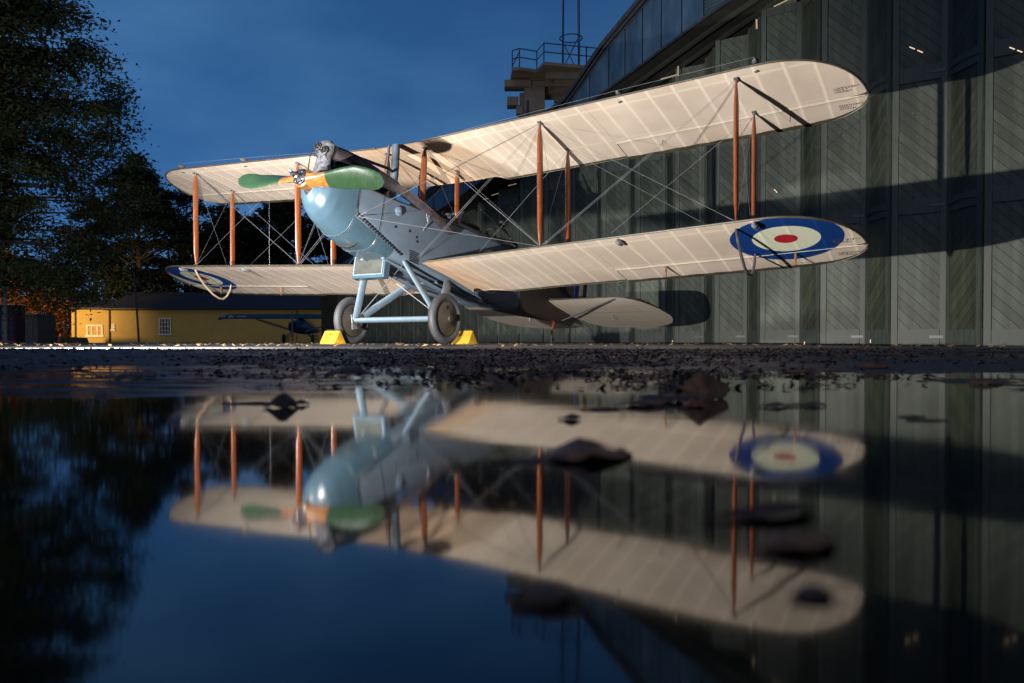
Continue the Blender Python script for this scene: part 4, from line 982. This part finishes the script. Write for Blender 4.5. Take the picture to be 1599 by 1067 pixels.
# ------------------------------------------------------------ trees
mt_bark = M("bark", (.05, .042, .032), .9, var=.3, scale=4, bump=.5)
def tree(name, x, y, h, rad, crown0, n, lsz, col, label, lay=.25, seed=1, lean=0, group=None, clumps=90, shape=1.0):
    rnd = random.Random(seed); r = empty(name, (x, y, .0)); tag(r, label, "tree", group)
    m = MB(); m.tube([(0, 0, 0), (lean * .2, 0, h * .3), (lean * .5, 0, h * .6), (lean, 0, h * .93)], [h * .022 + .05, h * .017 + .03, h * .010, .02], 10)
    cl = []
    for i in range(clumps):
        k = (i + .5) / clumps; z = h * (crown0 + (1 - crown0) * k ** .9)
        prof = math.sin(math.pi * min(1, (.12 + .88 * k) ** shape)) ** .6 if k < .97 else .25
        rr_ = rad * prof * rnd.uniform(.25, 1.08) * (1 - .15 * k); a = rnd.uniform(0, 2 * math.pi)
        c = Vector((lean * z / h + rr_ * math.cos(a), rr_ * math.sin(a), z + rnd.uniform(-.3, .3) - .08 * rr_)); s_ = rnd.uniform(.10, .24) * rad * (1 if clumps < 300 else .62)
        cl.append((c, s_)); z0 = max(h * .12, z - rr_ * .45)
        if i % 2 == 0: m.tube([(lean * z0 / h, 0, z0), tuple(Vector((lean * z0 / h, 0, z0)).lerp(c, .55) + Vector((0, 0, .12 * rr_))), tuple(c)], [.018 * h * .35 + .01, .02 + .002 * h, .008], 5)
    m.build("trunk", mt_bark, r, smooth=True, fix=False)
    lf = MB(); per = n // clumps
    for c, s_ in cl:
        tilt = rnd.uniform(-.25, .25); ad = rnd.uniform(0, 6.28)
        for k in range(per):
            q = Vector((rnd.gauss(0, .55), rnd.gauss(0, .55), rnd.gauss(0, lay)))
            q.z -= .18 * (q.x * q.x + q.y * q.y); q.z += tilt * (q.x * math.cos(ad) + q.y * math.sin(ad)); p = c + q * s_
            e1 = Vector((rnd.gauss(0, 1), rnd.gauss(0, 1), rnd.gauss(-.15, .45))).normalized(); e2 = e1.cross(Vector((rnd.gauss(0, .5), rnd.gauss(0, .5), 1))).normalized()
            L_ = lsz * rnd.uniform(.6, 1.4); lf.add([p - e1 * L_, p + e2 * L_ * .45 + e1 * L_ * .1, p + e1 * L_, p - e2 * L_ * .45], [(0, 1, 2, 3)])
    mt = M("foliage", col, .6, var=.55, scale=.8, spec=.2); lf.build("crown", mt, r, fix=False)
G1 = (.036, .048, .021); G2 = (.026, .034, .018); BR = (.26, .10, .02)  # last one has the orange street light put into the leaf colour
tree("broadleaf_tree", -21.0, 27, 17.8, 7.5, .12, 300000, .092, G1, "tallest dark broadleaf tree filling the left edge of the picture", seed=3, clumps=700, shape=.72)
tree("broadleaf_tree", -28.5, 36, 17, 6.5, .12, 30000, .15, G2, "second tall tree behind the tallest one, cut by the left edge", seed=8, clumps=120, shape=.8)
tree("broadleaf_tree", hx(218, 66), 66, 14.6, 5.6, .05, 52000, .17, G2, "round-topped tree standing between the tall tree and the left wing tip", seed=5, clumps=150)
tree("broadleaf_tree", hx(292, 72), 72, 14.0, 4.6, .10, 11000, .16, G2, "thin leggy tree directly behind the left wing tip", seed=6, clumps=70)
for i, (u, d, h, rd) in enumerate(((365, 70, 11.5, 5.2), (440, 72, 13.0, 5.6), (520, 74, 13.0, 5.8), (590, 76, 12.5, 5.6))):
    tree("broadleaf_tree", hx(u, d), d, h, rd, .04, 30000, .22, G2, ["dark tree behind the house under the upper left wing", "dark tree seen between the two left outer struts", "dark tree seen left of the propeller hub", "dark tree behind the engine cowling"][i], seed=20 + i, clumps=80)
for i, (u, d, h, rd) in enumerate(((30, 62, 6.5, 3.6), (85, 64, 5.6, 3.0), (-30, 60, 8, 4))):
    tree("warm_lit_tree", hx(u, d), d, h, rd, .05, 9000, .15, BR, ["orange-brown bushy tree lit by the yard behind the shed", "orange-brown bush between shed and yellow house", "orange-brown tree cut by the left edge"][i], seed=40 + i, clumps=60)
for i, (u, d) in enumerate(((150, 68), (-60, 64), (400, 84), (330, 82))):
    tree("broadleaf_tree", hx(u, d), d, 12, 5.5, .05, 12000, .2, G2, ["broad dark tree right behind the yellow house roof", "dark tree beyond the left edge of the picture", "dark tree far behind the left wing struts", "dark far tree behind the left wing tip"][i], seed=60 + i, clumps=80)

# ------------------------------------------------------------ fallen leaves
def leafcol(name, col): return M(name, col, .42, var=.45, scale=60, bump=.4, bscale=120, spec=.5)
LC = [leafcol("leaf_brown", (.24, .10, .045)), leafcol("leaf_dark", (.10, .05, .032)), leafcol("leaf_russet", (.30, .09, .025)), leafcol("leaf_tan", (.22, .14, .07))]
def leafmesh(L_, W_, curl, fold, seed, lobes=0, stem=True, nu=14, nv=6, peak=None):
    rnd = random.Random(seed); m = MB(); rows = []
    for i in range(nu + 1):
        t = i / nu; w_ = W_ * .5 * math.sin(math.pi * t ** .85) ** .8 * (1 + (.22 * math.sin(t * math.pi * 2 * lobes) if lobes else 0)) + .0004; row = []
        for j in range(nv + 1):
            s = j / nv * 2 - 1; x = (t - .5) * L_; y = s * w_
            hump = math.sin(math.pi * t) if peak is None else (t / peak if t < peak else (1 - t) / (1 - peak)) ** 1.15
            z = fold * abs(s) * w_ + curl * L_ * (hump * .5) * (1 - .4 * s * s) + (.05 if curl > .06 else .02) * L_ * noise.noise((t * 4 + seed, s * 2, seed * .7))
            row.append((x, y, z))
        rows.append(row)
    zmin = min(p[2] for r in rows for p in r)
    rows = [[(x, y, z - zmin) for x, y, z in r] for r in rows]; m.grid(rows)
    m.tube([(-L_ * .5, 0, rows[0][nv // 2][2]), (-.0, 0, rows[nu // 2][nv // 2][2] + .0004), (L_ * .45, 0, rows[-2][nv // 2][2] + .0003)], [.0009, .0007, .0003], 5)
    if stem: m.tube([(-L_ * .5, 0, rows[0][nv // 2][2]), (-L_ * .75, L_ * .05, .001)], [.0009, .0007], 5)
    return m
def put_leaf(u, v, L_, W_, curl, fold, rz, mat, label, group=None, seed=0, lobes=0, tilt=(0, 0), dz=0, peak=None):
    x, y = gpix(u, v); z = max(0, gh(x, y)); m = leafmesh(L_, W_, curl, fold, seed, lobes, peak=peak); o = m.build("fallen_leaf", mat, smooth=True, fix=False)
    o.location = (x, y, z + (.0004 if curl > .06 else -.0004) + dz); o.rotation_euler = (tilt[0], tilt[1], rz); tag(o, label, "leaf", group)
    md = o.modifiers.new('thick', 'SOLIDIFY'); md.thickness = .0006
    return o
put_leaf(918, 716, .056, .050, .36, -.1, .15, LC[0], "large curled brown leaf floating in the middle of the puddle", seed=2, dz=-.0015, peak=.42)
put_leaf(840, 721, .040, .020, .05, -.1, .35, LC[1], "flat dark leaf floating against the left of the large curled leaf", seed=12)
put_leaf(1098, 622, .085, .05, .42, -.9, .55, LC[0], "tall curled reddish leaf standing at the water edge below the roundel", seed=5, tilt=(.1, 0), peak=.4)
put_leaf(1045, 628, .070, .045, .14, -.2, -.3, LC[1], "dark crumpled leaf left of the tall curled leaf", seed=6)
put_leaf(442, 636, .042, .034, .55, -.5, 1.2, LC[1], "pointed dark leaf floating below the left wheel", seed=7)
put_leaf(470, 633, .018, .014, .5, -.3, .2, LC[1], "tiny dark leaf right beside the pointed one", seed=71)
put_leaf(402, 631, .055, .02, .02, -.1, .1, LC[1], "long flat dark leaf left of the pointed one", seed=72)
put_leaf(1085, 636, .030, .022, .45, -.3, .8, LC[2], "small russet leaf in front of the tall curled leaf", seed=8)
put_leaf(1215, 636, .032, .016, .12, -.2, .2, LC[1], "slim dark leaf floating under the right roundel, leftmost of its row", seed=9)
put_leaf(1243, 635, .02, .010, .12, -.2, 0, LC[1], "middle leaf of the row floating under the right roundel", seed=91)
put_leaf(1272, 635, .028, .014, .12, -.2, .1, LC[1], "rightmost leaf of the row floating under the right roundel", seed=92)
put_leaf(1430, 652, .022, .008, .02, -.2, .1, LC[1], "sliver of leaf near the right of the puddle, farther one", seed=93)
put_leaf(1455, 658, .030, .007, .02, -.2, .05, LC[1], "sliver of leaf near the right of the puddle, nearer one", seed=94)
put_leaf(893, 656, .018, .014, .35, -.3, .4, LC[1], "spidery scrap of leaf floating left of centre above the large leaf", seed=95)
put_leaf(1205, 808, .040, .016, .16, -.1, .3, LC[1], "blurred brown leaf lying in the near water below the roundel", seed=15)
put_leaf(1255, 856, .030, .018, .25, -.1, .5, LC[0], "dark curled leaf in the near water at the lower right", seed=16)
put_leaf(1275, 935, .012, .008, .3, -.1, .5, LC[1], "speck of leaf nearest the camera at the lower right", seed=17)
put_leaf(860, 940, .016, .010, .3, -.1, .9, LC[1], "speck of leaf nearest the camera below the centre", seed=18)
put_leaf(90, 579, .15, .09, .02, -.05, .1, LC[0], "broad brown leaf lying flat far left on the wet tarmac", seed=19)
put_leaf(1270, 585, .13, .07, .10, -.1, .2, LC[0], "broad purple-brown leaf on the dark tarmac right of centre", seed=21)
put_leaf(905, 578, .10, .07, .30, -.2, .5, LC[1], "dark heaped leaf at the shore right below the tail", seed=22)
put_leaf(545, 588, .10, .06, .35, -.2, .2, LC[1], "dark leaf at the shore under the left wheel reflection", seed=23)
put_leaf(945, 640, .035, .02, .04, -.2, .2, LC[1], "flat dark leaf floating above the large curled leaf", seed=24)
put_leaf(1010, 634, .05, .03, .12, -.2, .2, LC[0], "brown leaf left of the small russet one", seed=25)
for k, (u, v, L_, lb) in enumerate(((310, 597, .06, "dark leaf in the rippled shallows below the small window"), (205, 592, .09, "long curled leaf in the left shallows below the leaning pole"), (420, 574, .07, "brown leaf on the far rim of the left shallows"), (640, 577, .08, "brown leaf at the shore below the gear legs"), (160, 618, .04, "small leaf nearest in the left shallows"), (1360, 575, .08, "flat brown leaf on the right hand tarmac"), (1540, 600, .06, "dark leaf by the water at the right edge"))):
    put_leaf(u, v, L_, L_ * .55, .16 + .04 * (k % 3), -.2, .2 + .5 * k, LC[k % 3], lb, seed=50 + k)
rnd = random.Random(11)
protos = [leafmesh(.055, .036, c, f, s, lb) for c, f, s, lb in ((.35, .2, 31, 0), (.5, -.3, 32, 3), (.2, .3, 33, 4), (.6, -.5, 34, 0), (.1, .1, 35, 3))]
pm = []
for i, q in enumerate(protos):
    for mt in (LC[0], LC[1], LC[2]) if i % 2 else (LC[0], LC[1], LC[3]):
        o = q.build("fallen_leaf", mt, smooth=True, fix=False); pm.append(o.data); bpy.data.objects.remove(o)
for k in range(170):
    y = 1.3 + 3.7 * rnd.random() ** .9; x = max(-.7, min(.66, rnd.gauss(.0, .33))) * y
    if x > .3 and y < 2.2 and rnd.random() < .6: x = -abs(x)
    o = bpy.data.objects.new("fallen_leaf", pm[rnd.randrange(len(pm))]); S.collection.objects.link(o)
    sc = rnd.uniform(.3, .8) * (.55 + .22 * y); o.scale = (sc, sc, sc * rnd.uniform(.3, .8)); o.location = (x, y, max(0, gh(x, y)) + .0008); o.rotation_euler = (rnd.uniform(-.15, .15), rnd.uniform(-.15, .15), rnd.uniform(0, 6.28))
    tag(o, "small wet brown leaf lying on the dark tarmac shore between water and aircraft", "leaf", "fallen leaves scattered along the puddle shore")
# litter too fine to count, near shore and on the lit tarmac
def litter(name, n, fy_, sz, mat, label, seed):
    rnd = random.Random(seed); m = MB(); k = 0
    while k < n:
        y = fy_(rnd); x = rnd.uniform(-.72, .70) * y
        dens = noise.noise((x * 1.7 + seed, y * 2.6, 3)) + .6 * noise.noise((x * 6, y * 9, 5)) + .38 - 1.0 * abs(x / y - .0)
        if y < 5 and dens < rnd.uniform(-.1, .7): continue
        k += 1
        z = max(0, gh(x, y)) + .0006; L_ = rnd.uniform(*sz) * (.45 + .25 * min(y, 3)); a = rnd.uniform(0, 6.28); e1 = Vector((math.cos(a), math.sin(a), rnd.uniform(-.1, .3))); e2 = Vector((-math.sin(a), math.cos(a), rnd.uniform(-.3, .6))); p = Vector((x, y, z + L_ * .1))
        w_ = rnd.uniform(.25, .8); m.add([p - e1 * L_, p - e1 * L_ * .2 + e2 * L_ * w_, p + e1 * L_ + Vector((0, 0, L_ * rnd.uniform(0, .6))), p + e1 * L_ * .1 - e2 * L_ * w_ + Vector((0, 0, L_ * .3))], [(0, 1, 2), (0, 2, 3)])
    o = m.build(name, mat, fix=False); tag(o, label, "leaf litter", kind='stuff'); return o
litter("leaf_litter", 2800, lambda r: 1.3 + 3.6 * r.random() ** .8, (.002, .009), LC[1], "crumbled dark leaf litter along the puddle shore", 1)
litter("leaf_litter", 1900, lambda r: 1.4 + 4.0 * r.random() ** .9, (.004, .013), LC[0], "brown leaf crumbs mixed over the shore", 2)
litter("leaf_litter", 9000, lambda r: 1.15 + 3.6 * r.random() ** .9, (.002, .011), LC[1], "crumbled dark leaf litter along the puddle shore", 1)
litter("leaf_litter", 4200, lambda r: 1.2 + 4.0 * r.random(), (.004, .014), LC[0], "brown leaf crumbs mixed over the shore", 2)
litter("leaf_litter", 900, lambda r: 7.6 + 13 * r.random() ** 1.4, (.010, .034), LC[3], "pale dry leaf scraps on the lit tarmac round the aircraft", 3)
